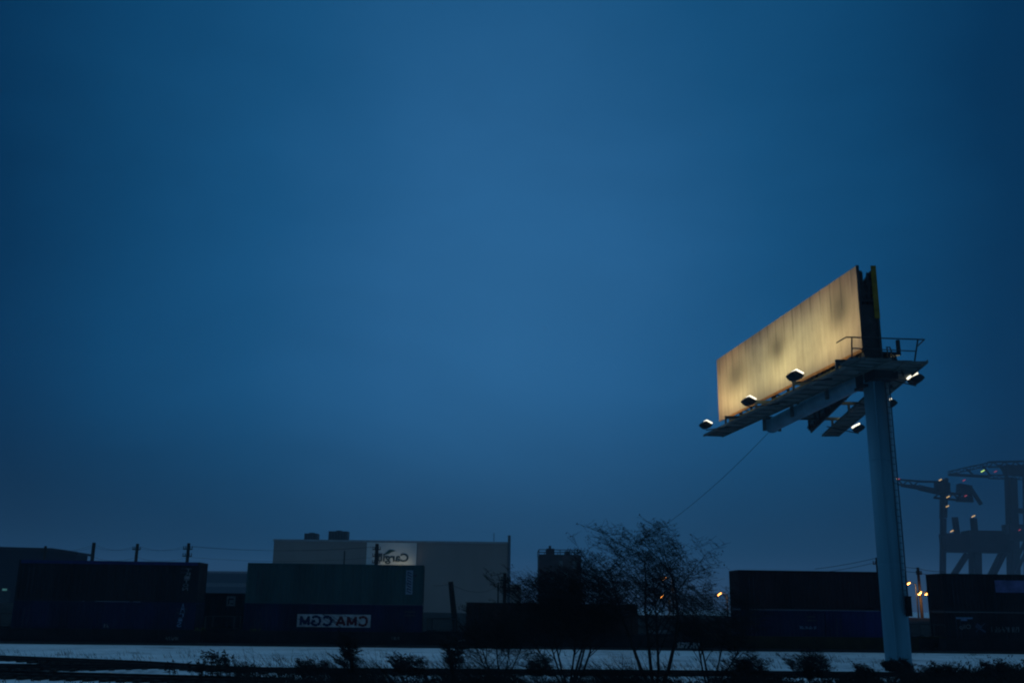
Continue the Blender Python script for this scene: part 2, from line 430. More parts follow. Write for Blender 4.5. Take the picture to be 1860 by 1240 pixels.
# first double stack
a = A[(45,1016)]
c1 = container(a-.35, a+11.85, ZS, ZT, M_black, 'black container with a blue top rail and a column of white letters', top=M_bluetop)
lx, lz = pa(343, 1032); hgt = (pa(343,1032)[1]-pa(343,1073)[1])
for i, ch in enumerate('TRITON'):
    z1 = lz - i*hgt/6; sh = -.10*i/2*.4
    text_part('lettering', ch, M_skyblue if False else M_dimwhite, Tface(lx-.2+sh, lx+.17+sh, z1-hgt/6*.84, z1), c1, bold=.01)
c2 = container(a-.35, a+11.85, Z0, ZS-.005, M_navy, 'navy container with slanting pale blue letters, under the blue railed black container')
lx, lz = pa(333, 1095); hgt = lz - pa(333, 1138)[1]
for i, (ch, f0, f1) in enumerate((('A', 0, .38), ('r', .42, .58), ('i', .60, .76), ('s', .78, 1.0))):
    text_part('lettering', ch, M_skyblue, Tface(lx-.16-.05*i, lx+.16-.05*i, lz-hgt*f1, lz-hgt*f0), c2, bold=.0)
scribble('reporting_mark', c2, *(pa(188,1145)[0], pa(197,1145)[0]), 1.05, 1.3, 2, M_dimwhite, 4, .03)
# green over navy
a = A[(453,1021)]
c3 = container(a-.1, a+12.1, ZS+.005, ZT+.02, M_green, 'dark green container with a narrow upright strip of lettering, stacked on a navy one')
s0, z1_ = pa(738, 1035); s1, z0_ = pa(749, 1079)
pl = plate(c3, s0, s1, z0_, z1_, mat('pale_blue_panel', (.16,.24,.30), .7, 0, .3, 3), 'lettered_strip')
m = MB()
for i in range(8):
    z = z0_+.08+i*(z1_-z0_-.16)/8; q = .06
    m.bar(T(s0+.10, -.024, z+.14), T(s1-.10, -.024, z+.02), .008, .06, up=(.3,0,1))
    if i % 2: m.bar(T(s0+.12, -.024, z), T(s0+.12, -.024, z+.16), .008, .04, up=(1,0,0))
m.build('lettering', M_blueletter, pl)
c4 = container(a-.1, a+12.1, Z0, ZS, M_navy, 'navy container with a white sign of mirrored capitals, under the dark green one')
s0, z1_ = pa(540.5, 1114.5); s1, z0_ = pa(672.5, 1139)
pl = plate(c4, s0, s1, z0_, z1_, M_panelwhite)
ww = s1-s0; hh = z1_-z0_
GLYPH = {'C': [(.92,.80,.70,.97),(.70,.97,.32,.97),(.32,.97,.09,.74),(.09,.74,.09,.26),(.09,.26,.32,.03),(.32,.03,.70,.03),(.70,.03,.92,.20)],
         'M': [(.09,0,.09,1),(.09,.96,.5,.12),(.5,.12,.91,.96),(.91,1,.91,0)], 'A': [(.06,0,.5,1),(.5,1,.94,0),(.25,.30,.75,.30)]}
GLYPH['G'] = GLYPH['C'] + [(.91,.20,.91,.46),(.93,.46,.58,.46)]
def capitals(word, m_, x0, x1, za, zb):
    n = len(word); wl_ = (x1-x0)/(n+.18*(n-1)); m = MB()
    for i, ch in enumerate(word):
        xr = x1 - i*wl_*1.18                      # mirrored: first letter at the far end
        for (u0,v0,u1,v1) in GLYPH[ch]:
            p, q = T(xr-u0*wl_, -.03-.002*i, za+v0*(zb-za)), T(xr-u1*wl_, -.03-.002*i, za+v1*(zb-za))
            m.bar(p, q, .008, .17, up=TW.cross((q-p).normalized()))
    m.build('lettering', m_, pl)
capitals('CGM', M_blueletter, s0+.04*ww, s0+.475*ww, z0_+.13*hh, z1_-.15*hh)
capitals('CMA', M_red, s0+.53*ww, s0+.96*ww, z0_+.13*hh, z1_-.15*hh)
r_ = random.Random(9); m = MB()
for i in range(16):    # scuffed and dirt-streaked panel
    u = r_.uniform(.12, .9); p = T(s0+ww*u, -.034, z0_+hh*r_.uniform(-.02,.6)); q = p + TU*r_.uniform(-.9,-.3) + Vector((0,0,r_.uniform(.25,.5)))
    q.z = min(q.z, z1_+.02)
    m.bar(p, q, .006, r_.uniform(.02,.05), up=TW.cross((q-p).normalized()))
m.build('dirt_streak', M_navy, pl)
# single container
a = A[(848,1094)]
c5 = container(a, a+12.0, Z0, 3.02, M_brown, 'single rust brown container riding alone on the low car mid train')
# right stack
a = A[(1328,1034)]
c6 = container(a+.5, a+12.69, ZS, ZT+.02, M_maroon, 'dark maroon container stacked on two short blue ones beside the billboard pole', group='shipping containers on the freight train')
c7 = container(a+.5, a+6.55, Z0, ZS-.005, M_navy, 'short navy container with a tiny worn line of letters, under the maroon one')
s0, z1_ = pa(1452, 1136); s1, z0_ = pa(1483, 1142)
scribble('lettering', c7, s0, s1, z0_, z1_, 6, M_skyblue, 21, .035)
c8 = container(a+6.63, a+12.69, Z0, ZS-.005, M_blue, 'short bright blue container half hidden by the billboard pole, under the maroon one')
# far right stack
a = A[(1686,1043)]
c9 = container(a+.95, a+13.14, ZS, ZT-.02, M_black, 'black container with a pale lilac painted reflection, stacked in front of the cranes')
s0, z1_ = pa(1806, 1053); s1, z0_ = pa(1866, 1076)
plate(c9, s0, s1, z0_, z1_, mat('lilac_reflection_paint', (.10,.11,.24), .6, 0, .5, 1.0), 'painted_reflection')  # blurred reflection put in as a pale patch of colour
c10 = container(a+.95, a+13.14, Z0, ZS-.005, M_black, 'black container with faint mirrored words and a crossed emblem near its bottom')
s0, z1_ = pa(1742, 1133); s1, z0_ = pa(1764, 1144)
text_part('lettering', 'Olip', M_dimwhite, Tface(s0, s1, z0_, z1_, -.02), c10)
s0, z1_ = pa(1771, 1131); s1, z0_ = pa(1790, 1147); m = MB()
for (p, q, th) in (((s0,z1_-.2),(s1,z0_),.13), ((s0,z0_),(s1,z1_),.05), ((s0+.1,z1_-.05),((s0+s1)/2+.1,(z0_+z1_)/2),.16)):
    m.bar(T(p[0],-.022,p[1]), T(q[0],-.022,q[1]), .008, th, up=(0,0,1))
m.build('emblem', mat('grey_blue_emblem', (.06,.08,.14), .7), c10)
s0, z1_ = pa(1800, 1137); s1, z0_ = pa(1854, 1148)
scribble('lettering', c10, s0, s1, z0_, z1_, 9, M_dimwhite, 31, .03)
s0, z1_ = pa(1736, 1120); s1, z0_ = pa(1767, 1127); m = MB(T)
m.box((s0,-.03,(z0_*.5+z1_*.5)), (s1,-.02,z1_)); m.box((s0+.35,-.03,z0_), (s0+.8,-.02,(z0_*.5+z1_*.5)+.01)); m.build('marking', M_skyblue, c10)
# dark container on the second track, seen between the first two stacks
p = tr_a(382, 1073)[0]; q = tr_a(452, 1073)[0]
c11 = container(p*1.09-4.6, p*1.09+7.6, .75, 3.48, M_black, 'black container with a pale square plate, behind the gap between two stacks', b0=6.2, group='shipping containers on the freight train')
b11 = 6.2
k = (71.9+6.2)/71.9
s0 = pa(421,1080)[0]*k; s1 = pa(437,1080)[0]*k
m = MB(T); m.box((s0, b11-.02, 2.55), (s1, b11-.012, 3.25)); pl = m.build('square_plate', M_dimwhite, c11)
m = MB(T); m.box((s0+.12, b11-.03, 2.68), (s0+.2, b11-.022, 3.1)); m.box((s0+.2, b11-.03, 3.0), (s1-.14, b11-.022, 3.1)); m.box((s0+.3, b11-.03, 2.68), (s1-.14, b11-.022, 2.76))
m.build('mark', M_black, pl)
fc = thing('flat_car', 'dark flat car on the second track carrying the black plated container', 'rail car', T(p*1.09+1.5, 7.4, .28), 'rail cars of the freight train')
m = MB(T); m.box((p*1.09-5.4, 6.15, .45), (p*1.09+8.4, 8.7, .745)); m.build('deck', M_sill, fc)
for aa in (p*1.09-4, p*1.09+7):
    m = MB(T); m.box((aa-1.2, 6.52, .42), (aa+1.2, 6.64, .445)); m.box((aa-1.2, 6.5, .5), (aa+1.2, 7.8, .62)); tk = m.build('truck', M_rail, fc)
    for w_ in (-.9, .9):
        for b_w in (6.42, 7.80): m = MB(); m.tube([T(aa+w_, b_w, .66), T(aa+w_, b_w+.08, .66)], .38, 16); m.build('wheel', M_rail, tk)

def well_car(a0, a1, sill, label):
    root = thing('well_car', label, 'rail car', T((a0+a1)/2, 1.2, .28), 'rail cars of the freight train')
    m = MB(T)
    for b_ in (-.16, 2.50):
        m.box((a0, b_, .22), (a1, b_+.10, .90)); m.box((a0, b_-.05, .90), (a1, b_+.15, .98)); m.box((a0, b_-.05, .14), (a1, b_+.15, .22))
        aa = a0+.5
        while aa < a1-.3: m.box((aa, b_-.045, .22), (aa+.07, b_, .90)); aa += 1.1
    m.box((a0, -.05, .18), (a1, 2.49, .28))
    m.build('side_sill', sill, root)
    for s, e_ in ((a0-2.3, a0), (a1, a1+2.3)):
        m = MB(T); m.box((s, .1, .93), (e_, 2.35, 1.06)); m.box((s, .9, .6), (e_, 1.5, .93)); m.build('end_platform', sill, root)
        for bq in (.12, 2.30):
            m = MB(T); m.box((s+.15, bq, 1.06), (s+.19, bq+.04, 1.9)); m.box((e_-.2, bq, 1.06), (e_-.16, bq+.04, 1.9)); m.box((s+.15, bq, 1.86), (e_-.16, bq+.04, 1.9))
            m.build('handrail', M_dark, root)
        c = (s+e_)/2
        m = MB(T); m.box((c-1.3, .32, .5), (c+1.3, .45, .78)); m.box((c-1.3, 2.0, .5), (c+1.3, 2.13, .78)); m.box((c-.2, .45, .5), (c+.2, 2.0, .7))
        tk = m.build('truck', M_rail, root)
        for w_ in (-.85, .85):
            for bq in (.46, 1.90):
                mm = MB(); mm.tube([T(c+w_, bq, .70), T(c+w_, bq+.09, .70)], .42, 18); mm.build('wheel', M_rail, tk)
    return root
w1 = well_car(A[(45,1016)]-.9, A[(45,1016)]+12.4, M_sill, 'black well car under the blue railed and navy containers')
w2 = well_car(A[(453,1021)]-.6, A[(453,1021)]+12.6, M_sill, 'black well car under the dark green and navy containers')
w3 = well_car(A[(848,1094)]-.6, A[(848,1094)]+12.6, M_sill, 'black well car under the single rust brown container')
w4 = well_car(A[(1328,1034)]-.1, A[(1328,1034)]+13.2, M_yellowsill, 'weathered yellowish well car under the maroon stack by the billboard pole')
w5 = well_car(A[(1686,1043)]+.3, A[(1686,1043)]+13.8, M_sill, 'black well car under the two black containers below the cranes')
def wmark(root, x0, y0, x1, y1, n, m_, seed, th=.04):
    s0, z1_ = pa(x0, y0); s1, z0_ = pa(x1, y1); scribble('reporting_mark', root, s0, s1, z0_, z1_, n, m_, seed, th, -.235)
wmark(w1, 302, 1155, 326, 1162, 5, M_dimwhite, 3, .03)
wmark(w2, 712, 1155, 726, 1161, 3, M_dimwhite, 5, .03)
wmark(w2, 456, 1140, 475, 1146, 3, mat('dull_yellow_mark', (.06,.06,.015), .8), 6, .05)
wmark(w1, 355, 1138, 375, 1145, 4, MATS['dull_yellow_mark'], 7, .05)
wmark(w3, 832, 1160, 848, 1164, 2, M_dimwhite, 8, .04)
s0, z1_ = pa(1226, 1165.5); s1, z0_ = pa(1269, 1177)
# low tank-side car with sprayed letters between the brown container and the maroon stack
gc = thing('gondola_car', 'low black gondola car with white sprayed letters between brown and maroon containers', 'rail car', T(pa(1240,1170)[0], 1.2, .28), 'rail cars of the freight train')
g0, g1 = A[(848,1094)]+15.1, A[(1328,1034)]-2.6
m = MB(T); m.box((g0, -.1, .35), (g1, 2.5, 1.9)); 
aa = g0+.2
while aa < g1-.1: m.box((aa, -.16, .4), (aa+.08, -.102, 1.8)); aa += .8
m.box((g0-.03, -.18, 1.8), (g1+.03, 2.55, 1.93)); m.build('body', M_sill, gc)
m = MB(T); m.box((g0+.3, .3, .2), (g0+1.2, 2.1, .35)); m.box((g1-1.2, .3, .2), (g1-.3, 2.1, .35)); m.build_each('truck', M_rail, gc)
scribble('graffiti', gc, s0, s1, z0_, z1_, 5, M_panelwhite, 17, .12, -.19)
s0, z1_ = pa(1175, 1143); s1, z0_ = pa(1218, 1148)
scribble('lettering', gc, s0, s1, z0_, z1_, 7, M_dimwhite, 18, .05, -.19)

# ------------------------------------------------------------------ billboard
NL, FL = Vector((17.41, 47.80, 0)), Vector((14.40, 68.0, 0))
dL = (FL-NL).normalized(); nL = Vector((-dL.y, dL.x, 0)); LEN = (FL-NL).length
dR = Vector((.118, .993, 0)).normalized(); nR = Vector((dR.y, -dR.x, 0)); NR = Vector((18.42, 47.9, 0))
ZB, ZTOP = 15.30, 19.68
PC = Vector((18.72, 50.0, 0))
bb = thing('billboard', 'tall single pole billboard with two angled faces, one blank and lit warm yellow', 'billboard', PC)
def vinyl():
    m = bpy.data.materials.new('stained_vinyl_painted_light'); m.use_nodes = True; t = m.node_tree; b = t.nodes['Principled BSDF']
    b.inputs['Roughness'].default_value = .75; b.inputs['Specular IOR Level'].default_value = .2
    uv = N(t, 'ShaderNodeUVMap'); 
    mp1 = N(t, 'ShaderNodeMapping'); mp1.inputs['Scale'].default_value = (60, 1.6, 1); t.links.new(uv.outputs[0], mp1.inputs[0])
    n1 = N(t, 'ShaderNodeTexNoise', inp={'Scale': 1.0, 'Detail': 5.0, 'Roughness': .6}); t.links.new(mp1.outputs[0], n1.inputs['Vector'])
    mp2 = N(t, 'ShaderNodeMapping'); mp2.inputs['Scale'].default_value = (7, 2.2, 1); t.links.new(uv.outputs[0], mp2.inputs[0])
    n2 = N(t, 'ShaderNodeTexNoise', inp={'Scale': 1.0, 'Detail': 6.0, 'Roughness': .6}); t.links.new(mp2.outputs[0], n2.inputs['Vector'])
    sp = N(t, 'ShaderNodeSeparateXYZ'); t.links.new(uv.outputs[0], sp.inputs[0])
    # seams of the hanging panels with dirt running down from the top edge
    fr = math_(t, 'FRACT', math_(t, 'MULTIPLY', sp.outputs[0], 17.0))
    seam = math_(t, 'SUBTRACT', 1.0, math_(t, 'MULTIPLY', math_(t, 'ABSOLUTE', math_(t, 'SUBTRACT', fr, .5)), 9.0), True)
    drip = math_(t, 'MULTIPLY', math_(t, 'SUBTRACT', math_(t, 'MULTIPLY', sp.outputs[1], 1.6), math_(t, 'MULTIPLY', n2.outputs[0], 1.7), True), seam)
    st = math_(t, 'ADD', math_(t, 'MULTIPLY', math_(t, 'SUBTRACT', n1.outputs[0], .5), .5), math_(t, 'MULTIPLY', math_(t, 'SUBTRACT', n2.outputs[0], .5), .45))
    val = math_(t, 'ADD', math_(t, 'MULTIPLY', st, 1.25), .52, True)
    r = N(t, 'ShaderNodeValToRGB'); t.links.new(val, r.inputs[0])
    r.color_ramp.elements[0].position = .22; r.color_ramp.elements[0].color = (.34,.29,.22,1)
    r.color_ramp.elements[1].position = .7; r.color_ramp.elements[1].color = (.64,.61,.46,1)
    # three dips in the floodlighting, painted into the vinyl as dark blotches
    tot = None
    for (u, v, ru, rv, k) in LIGHT_DIPS:
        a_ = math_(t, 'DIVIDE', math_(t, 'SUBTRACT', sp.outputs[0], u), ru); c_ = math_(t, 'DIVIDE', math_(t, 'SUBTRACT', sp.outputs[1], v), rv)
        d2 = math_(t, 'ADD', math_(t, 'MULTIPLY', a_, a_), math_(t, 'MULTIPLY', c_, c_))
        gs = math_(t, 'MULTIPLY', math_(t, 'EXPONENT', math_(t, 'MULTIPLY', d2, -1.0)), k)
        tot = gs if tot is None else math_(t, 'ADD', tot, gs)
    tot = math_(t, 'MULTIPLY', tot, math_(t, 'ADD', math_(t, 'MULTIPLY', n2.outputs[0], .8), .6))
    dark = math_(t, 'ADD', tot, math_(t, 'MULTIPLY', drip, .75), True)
    # pinker lamp light towards the edges, painted into the vinyl colour
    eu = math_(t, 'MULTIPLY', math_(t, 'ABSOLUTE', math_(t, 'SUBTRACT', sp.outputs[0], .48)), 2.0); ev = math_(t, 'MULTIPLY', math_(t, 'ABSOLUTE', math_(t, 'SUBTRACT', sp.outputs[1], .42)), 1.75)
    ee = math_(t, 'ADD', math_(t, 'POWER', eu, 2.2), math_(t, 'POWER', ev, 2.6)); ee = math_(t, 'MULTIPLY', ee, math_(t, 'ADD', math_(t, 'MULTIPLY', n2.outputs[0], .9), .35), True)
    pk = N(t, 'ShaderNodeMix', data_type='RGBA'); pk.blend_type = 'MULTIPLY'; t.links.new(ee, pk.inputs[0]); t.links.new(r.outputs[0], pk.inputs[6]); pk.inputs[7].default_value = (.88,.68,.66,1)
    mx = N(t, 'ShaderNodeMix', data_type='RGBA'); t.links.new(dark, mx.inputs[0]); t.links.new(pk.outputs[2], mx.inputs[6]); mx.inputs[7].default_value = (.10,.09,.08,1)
    t.links.new(mx.outputs[2], b.inputs['Base Color'])
    return m
def on_left(px, py):
    d = ray(px, py); t = (NL-CAM).dot(nL)/d.dot(nL); q = CAM+d*t
    return (q-NL).dot(dL)/LEN, (q.z-ZB)/(ZTOP-ZB)
LIGHT_DIPS = []  # dim spots of the lamp pattern, painted on the face above the floodlights
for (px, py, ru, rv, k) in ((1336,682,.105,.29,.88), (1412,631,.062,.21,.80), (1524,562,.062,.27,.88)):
    u, v = on_left(px, py); LIGHT_DIPS.append((u, v, ru, rv, k))
def face(N0, d, n, mfront, front_uv, ZB=ZB):
    m = MB(lambda s, o_, z: N0 + d*s + n*o_ + Vector((0,0,z)))
    m.box((0, -.10, ZB), (LEN, 0, ZTOP))
    p = m.build('face_panel', mfront, bb, uv=front_uv)
    bk = MB(m.xf); rs = random.Random(2)
    s = .25
    while s < LEN:      # rear uprights, stringers
        bk.box((s-.06, -.42, ZB-(.55 if ZB > 15 else .02)), (s+.06, -.30, ZTOP-.25)); s += 1.9
    for z in (ZB+.3, ZB+1.5, ZB+2.7, ZTOP-.35): bk.box((.05, -.30, z), (LEN-.05, -.101, z+.12))
    bk.build('back_frame', M_dark, bb)
    return p, m.xf
uvL = lambda v: ((v-NL).dot(dL)/LEN, (v.z-ZB)/(ZTOP-ZB))
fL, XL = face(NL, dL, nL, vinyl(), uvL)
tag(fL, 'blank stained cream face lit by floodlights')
fR, XR = face(NR, dR, nR, mat('dark_vinyl', (.05,.06,.065), .8, 0, .3, 1), None, 14.62)
tag(fR, 'right face seen from behind, dark with a yellow green edge')
m = MB(XL); m.box((0, .001, ZB-.12), (LEN-1.9, .07, ZB+.03)); m.build('trim', M_trim, fL)
m = MB(XL); m.box((.1, -.30, 14.60), (LEN-1.2, -.24, 15.16)); m.build('apron', mat('olive_grey_sheet', (.11,.12,.095), .8, 0, .4, 1), fL)
m = MB(XL); m.box((-.04, -.12, ZB), (-.001, .03, ZTOP+.02)); m.build('edge_trim', M_dark, fL)
m = MB(XR); m.box((-.03, -.24, 16.95), (-.001, .02, ZTOP+.05)); m.box((0,.001,16.95),(.5,.02,ZTOP+.05)); m.build('edge_trim', M_yellowedge, fR)
# ragged torn vinyl, ropes and loose wiring between the two faces at the near end
m = MB(); rr_ = random.Random(12)
for i in range(60):
    s = rr_.uniform(.1, 1.3); h = rr_.uniform(15.4, 18.9) ; top = min(19.75, h+rr_.uniform(.4, 1.4))
    o_ = rr_.uniform(.05, .95); base = NL.lerp(NR, o_) + Vector((0, rr_.uniform(.2, 1.4), 0))
    hi = 18.6 + o_*1.0; top = min(top, hi + rr_.uniform(-.3, .45))
    a_ = base + Vector((0,0,h)); c_ = base + Vector((rr_.uniform(-.12,.12), rr_.uniform(-.1,.1), top))
    m.tube([a_, a_.lerp(c_, .5)+Vector((rr_.uniform(-.06,.06),0,0)), c_], [.05, .06, .012], 5)
    if rr_.random() < .6: m.add([c_, c_+Vector((rr_.uniform(-.2,.2),0,rr_.uniform(-.25,.05))), c_+Vector((rr_.uniform(-.1,.1),.1,-.3))], [(0,1,2)])
m.build('torn_vinyl', M_dark, bb)
m = MB(); 
for i in range(9):
    z = 15.2 + i*.45; m.bar(NL+dL*.35-nL*.1+Vector((0,0,z)), NR+dR*.35-nR*.1+Vector((0,0,z)), .5 if i < 7 else .1, .44 if i < 6 else .1)
m.build('end_bracing', M_dark, bb)
# column
m = MB(); m.tube([PC+Vector((0,0,-.3)), PC+Vector((0,0,14.75))], .61, 40); pole = m.build('pole', M_pole, bb, smooth=True)
m = MB(); m.tube([PC+Vector((0,0,-.1)), PC+Vector((0,0,.28)), PC+Vector((0,0,.32))], [.66,.66,.62], 32); m.build('base_collar', M_polebase, pole)
for z in (5.0, 10.1): 
    m = MB(); m.tube([PC+Vector((0,0,z-.04)), PC+Vector((0,0,z+.04))], .622, 40); m.build('weld_band', M_pole, pole)
lad = MB(); c = PC + Vector((.34, -.66, 0))
for s in (-.18, .18): lad.bar(c+Vector((s*.8,s*.5,2.6)), c+Vector((s*.8,s*.5,14.6)), .05, .05)
z = 2.8
while z < 14.5: lad.bar(c+Vector((-.15,-.09,z)), c+Vector((.15,.09,z)), .03, .03); z += .32
lad.build('ladder', mat('teal_ladder_paint', (.05,.10,.13), .6), pole)
eb = MB(); q = PC+Vector((.44,-.56,0)); eb.box((q.x-.11, q.y-.2, 2.55), (q.x+.13, q.y+.2, 3.45)); eb.box((q.x-.13, q.y-.22, 3.45), (q.x+.15, q.y+.22, 3.49)); eb.build('meter_box', M_polebase, pole)
cdm = MB(); cdm.tube([PC+Vector((-.3,-.58,.5)), PC+Vector((-.3,-.58,14.3))], .03, 6); cdm.build('conduit', M_pole, pole)
# head box on the column, torsion tube, outriggers
TA = PC + Vector((0,0,14.62)); TB = Vector((17.35, 65.4, 14.62)); tx = (TB-TA).normalized()
hb = MB(); hb.bar(TA-tx*1.3, TA+tx*1.0, 1.2, 1.1); hb.bar(TA-tx*1.45+Vector((0,0,.72)), TA+tx*.95+Vector((0,0,.72)), 1.5, .12); hb.bar(TA-tx*.3+Vector((0,0,-.72)), TA+tx*.9+Vector((0,0,-.72)), 1.5, .14)
for s in (-.85, .85): hb.bar(TA-tx*1.0+Vector((s,0,.7)), TA-tx*1.0+Vector((s,0,1.5)), .16, .16)
for s in (-.4, .2, .75): hb.bar(TA-tx*1.52+Vector((s,0,-.5)), TA-tx*1.52+Vector((s*.5,0,.6)), .07, .05)
hb.build('column_head', M_box, bb)
m = MB(); m.tube([TA, TB], .46, 28); m.tube([TB-tx*.02, TB+tx*.05], .52, 28); tt = m.build('torsion_tube', M_tube, bb, smooth=False)
def side_pt(N0, d, n, s, o_, z): return N0 + d*s + n*o_ + Vector((0,0,z))
for s in (1.4, 6.6, 12.0, 17.2):
    m = MB(); a_ = side_pt(NL,dL,nL,s,.80,14.98); c_ = side_pt(NR,dR,nR,s,1.75,14.98); t_ = TA + tx*max(0,min((TB-TA).length, s-1.6)); t_ = Vector((t_.x, t_.y, 14.98))
    m.ibeam(a_, c_, .16, .18)
    for N0,d,n,oo in ((NL,dL,nL,(.74,-.5)),(NR,dR,nR,(1.72,.78))):
        for o_ in oo: m.bar(side_pt(N0,d,n,s,o_,14.4), side_pt(N0,d,n,s,o_,14.95), .12, .12)
    # knee brackets from the tube up to the beam and uprights carrying the faces
    for N0,d,n in ((NL,dL,nL),(NR,dR,nR)):
        m.bar(side_pt(N0,d,n,s,-.36,14.9), side_pt(N0,d,n,s,-.36,15.5), .14, .14)
        m.bar(side_pt(N0,d,n,s,-.36,15.6), t_+Vector((0,0,.1)), .07, .09)
    m.bar(t_+nL*.53+Vector((0,0,-.75)), t_+nL*.53+Vector((0,0,.05)), .18, .2); m.bar(t_-nL*.53+Vector((0,0,-.75)), t_-nL*.53+Vector((0,0,.05)), .18, .2)
    m.build('outrigger', mat('grey_beam_steel', (.10,.13,.14), .6, 0, .3, 1), bb)
# catwalks
def catwalk(N0, d, n, s0, s1, o0, o1, z, ends):
    m = MB(lambda s, o_, zz: N0 + d*s + n*o_ + Vector((0,0,zz)))
    for o_ in (o0, o1): m.box((s0, o_-.03, z-.09), (s1, o_+.03, z+.07))
    k = 7
    for i in range(k):
        w_ = (o1-o0-.06)/k; o_ = o0+.03+w_*(i+.5); m.box((s0, o_-w_*.46, z-.012), (s1, o_+w_*.46, z+.012))
    s = s0
    while s <= s1: m.box((s-.025, o0+.03, z-.07), (s+.025, o1-.03, z-.013)); s += 1.2
    cw = m.build('catwalk', mat('grey_grating', (.13,.16,.16), .7, 0, .4, 1.2), bb)
    return cw
catwalk(NL, dL, nL, -1.6, 21.4, -.55, .80, 14.46, 0)
catwalk(NR, dR, nR, -1.0, 20.6, .72, 1.80, 14.46, 0)
# cross platform at the near end with its guard rail
cross_l = at_z(1549, 646, 14.46); cross_r = at_z(1681, 657, 14.46)
m = MB(); cl_ = cross_l + Vector((0,.6,0)); cr_ = cross_r + Vector((0,.6,0))
for k in range(8): m.bar(cl_+Vector((0,.16*k,0)), cr_+Vector((0,.16*k,0)), .15, .025)
for k in (-.09, 1.22): m.bar(cl_+Vector((0,k,0)), cr_+Vector((0,k,0)), .05, .16)
cp = m.build('end_platform', MATS['grey_grating'], bb)
m = MB(); tl = at_y(1537, 612, cl_.y-.1); tr2 = at_y(1679, 616.5, cr_.y-.1)
m.tube([tl, tr2], .035, 8); 
fl_, fr_ = cl_+Vector((.12,-.1,0)), cr_+Vector((-.35,-.1,0))
tl2 = tl + (tr2-tl)*.07; tr3 = tl + (tr2-tl)*.915
m.tube([fl_, tl2], .04, 8); m.tube([fr_, tr3], .04, 8)
m.tube([fl_.lerp(tl2,.48), fr_.lerp(tr3,.52)], .028, 8)
m.tube([tr2, tr2+dR*1.2+Vector((0,0,-.02))], .03, 8); m.tube([tl, tl+dL*1.0+Vector((0,0,-.02))], .03, 8)
m.build('guard_rail', M_dark, cp)
m = MB(); q = at_y(1616, 640, cl_.y+.5)
m.tube([q+Vector((-.10,0,.25)), q+Vector((.02,0,.28)), q+Vector((.08,0,.1)), q+Vector((.16,0,-.4))], .035, 6); m.tube([q+Vector((-.12,0,.3)), q+Vector((-.08,0,-.5))], .03, 6); m.build('ladder_hoop', M_dark, cp)
# floodlights on arms
def flood(N0, d, n, s, o_, z, power):
    K = .84
    c = N0 + d*s + n*o_ + Vector((0,0,z)); e2 = -n; e3 = Vector((0,0,1))
    fr = lambda sh: (lambda p, q_: c + d*sh*K + e2*p*K + e3*q_*K)
    prof = [(-.45,.0),(-.31,-.17),(-.05,-.31),(.25,-.25),(.40,-.08),(.36,.02),(-.10,.24),(-.29,.18)]
    m = MB(); m.prism(prof, fr(-.40), fr(.40)); 
    m.prism([(p*.8, q_*.8) for p, q_ in prof], fr(-.46), fr(-.401)); m.prism([(p*.8, q_*.8) for p, q_ in prof], fr(.401), fr(.46))
    h = m.build('floodlight', M_box, bb)
    m = MB(); m.prism([(.365,.03),(-.095,.25),(-.03,.35),(.45,.12)], fr(-.37), fr(.37)); m.build('lens', M_lens, h)
    m = MB(); a_ = c + Vector((0,0,-.2)); b_ = N0 + d*s + n*.3 + Vector((0,0,14.42)); m.tube([a_, a_+Vector((0,0,-.16)), b_], .035, 6); m.build('arm', M_dark, h)
    lp = c + e2*.16 + e3*.44
    l_ = lamp('floodlight_beam', 'SPOT', lp, power, (1, .82, .42), h, lp + e2, spot_size=R(176), spot_blend=.1, shadow_soft_size=.1)
    l = l_.data; l.use_nodes = True; t = l.node_tree; em = t.nodes['Emission']
    tcn = N(t, 'ShaderNodeTexCoord'); sp = N(t, 'ShaderNodeSeparateXYZ'); t.links.new(tcn.outputs['Normal'], sp.inputs[0])
    # asymmetric sign-lighting optics: beam spread evenly over the panel
    zz = math_(t, 'MAXIMUM', math_(t, 'ABSOLUTE', sp.outputs[2]), .2)
    iz = math_(t, 'DIVIDE', 1.0, zz); cub = math_(t, 'MULTIPLY', iz, math_(t, 'MULTIPLY', iz, iz))
    sx = math_(t, 'MULTIPLY', math_(t, 'MULTIPLY', sp.outputs[0], iz), o_/3.7); hy = math_(t, 'MULTIPLY', math_(t, 'MULTIPLY', sp.outputs[1], iz), o_)
    gx = math_(t, 'EXPONENT', math_(t, 'MULTIPLY', math_(t, 'MULTIPLY', sx, sx), -1.0))
    lo = N(t, 'ShaderNodeMapRange', inp={'From Min': -.6, 'From Max': 1.6, 'To Min': 0.0, 'To Max': 1.0}); lo.interpolation_type = 'SMOOTHSTEP'; t.links.new(hy, lo.inputs[0])
    hi = N(t, 'ShaderNodeMapRange', inp={'From Min': 1.6, 'From Max': 6.8, 'To Min': 1.0, 'To Max': .0}); hi.interpolation_type = 'SMOOTHSTEP'; t.links.new(hy, hi.inputs[0])
    t.links.new(math_(t, 'MULTIPLY', math_(t, 'MULTIPLY', cub, gx), math_(t, 'MULTIPLY', lo.outputs[0], hi.outputs[0])), em.inputs['Strength'])
FP = 225
for px, py in ((1444,682),(1360,728),(1282,771)):
    q = at_z(px, py, 14.5); flood(NL, dL, nL, (q-NL).dot(dL), (q-NL).dot(nL), 14.5, FP*(.86 if px == 1360 else 1))
qR = lambda px, py, z: ((at_z(px, py, z)-NR).dot(dR), (at_z(px, py, z)-NR).dot(nR))
for px, py in ((1663,688),(1616,733),(1559,777)):
    s, o_ = qR(px, py, 14.30); flood(NR, dR, nR, s, o_, 14.30, FP*.3)
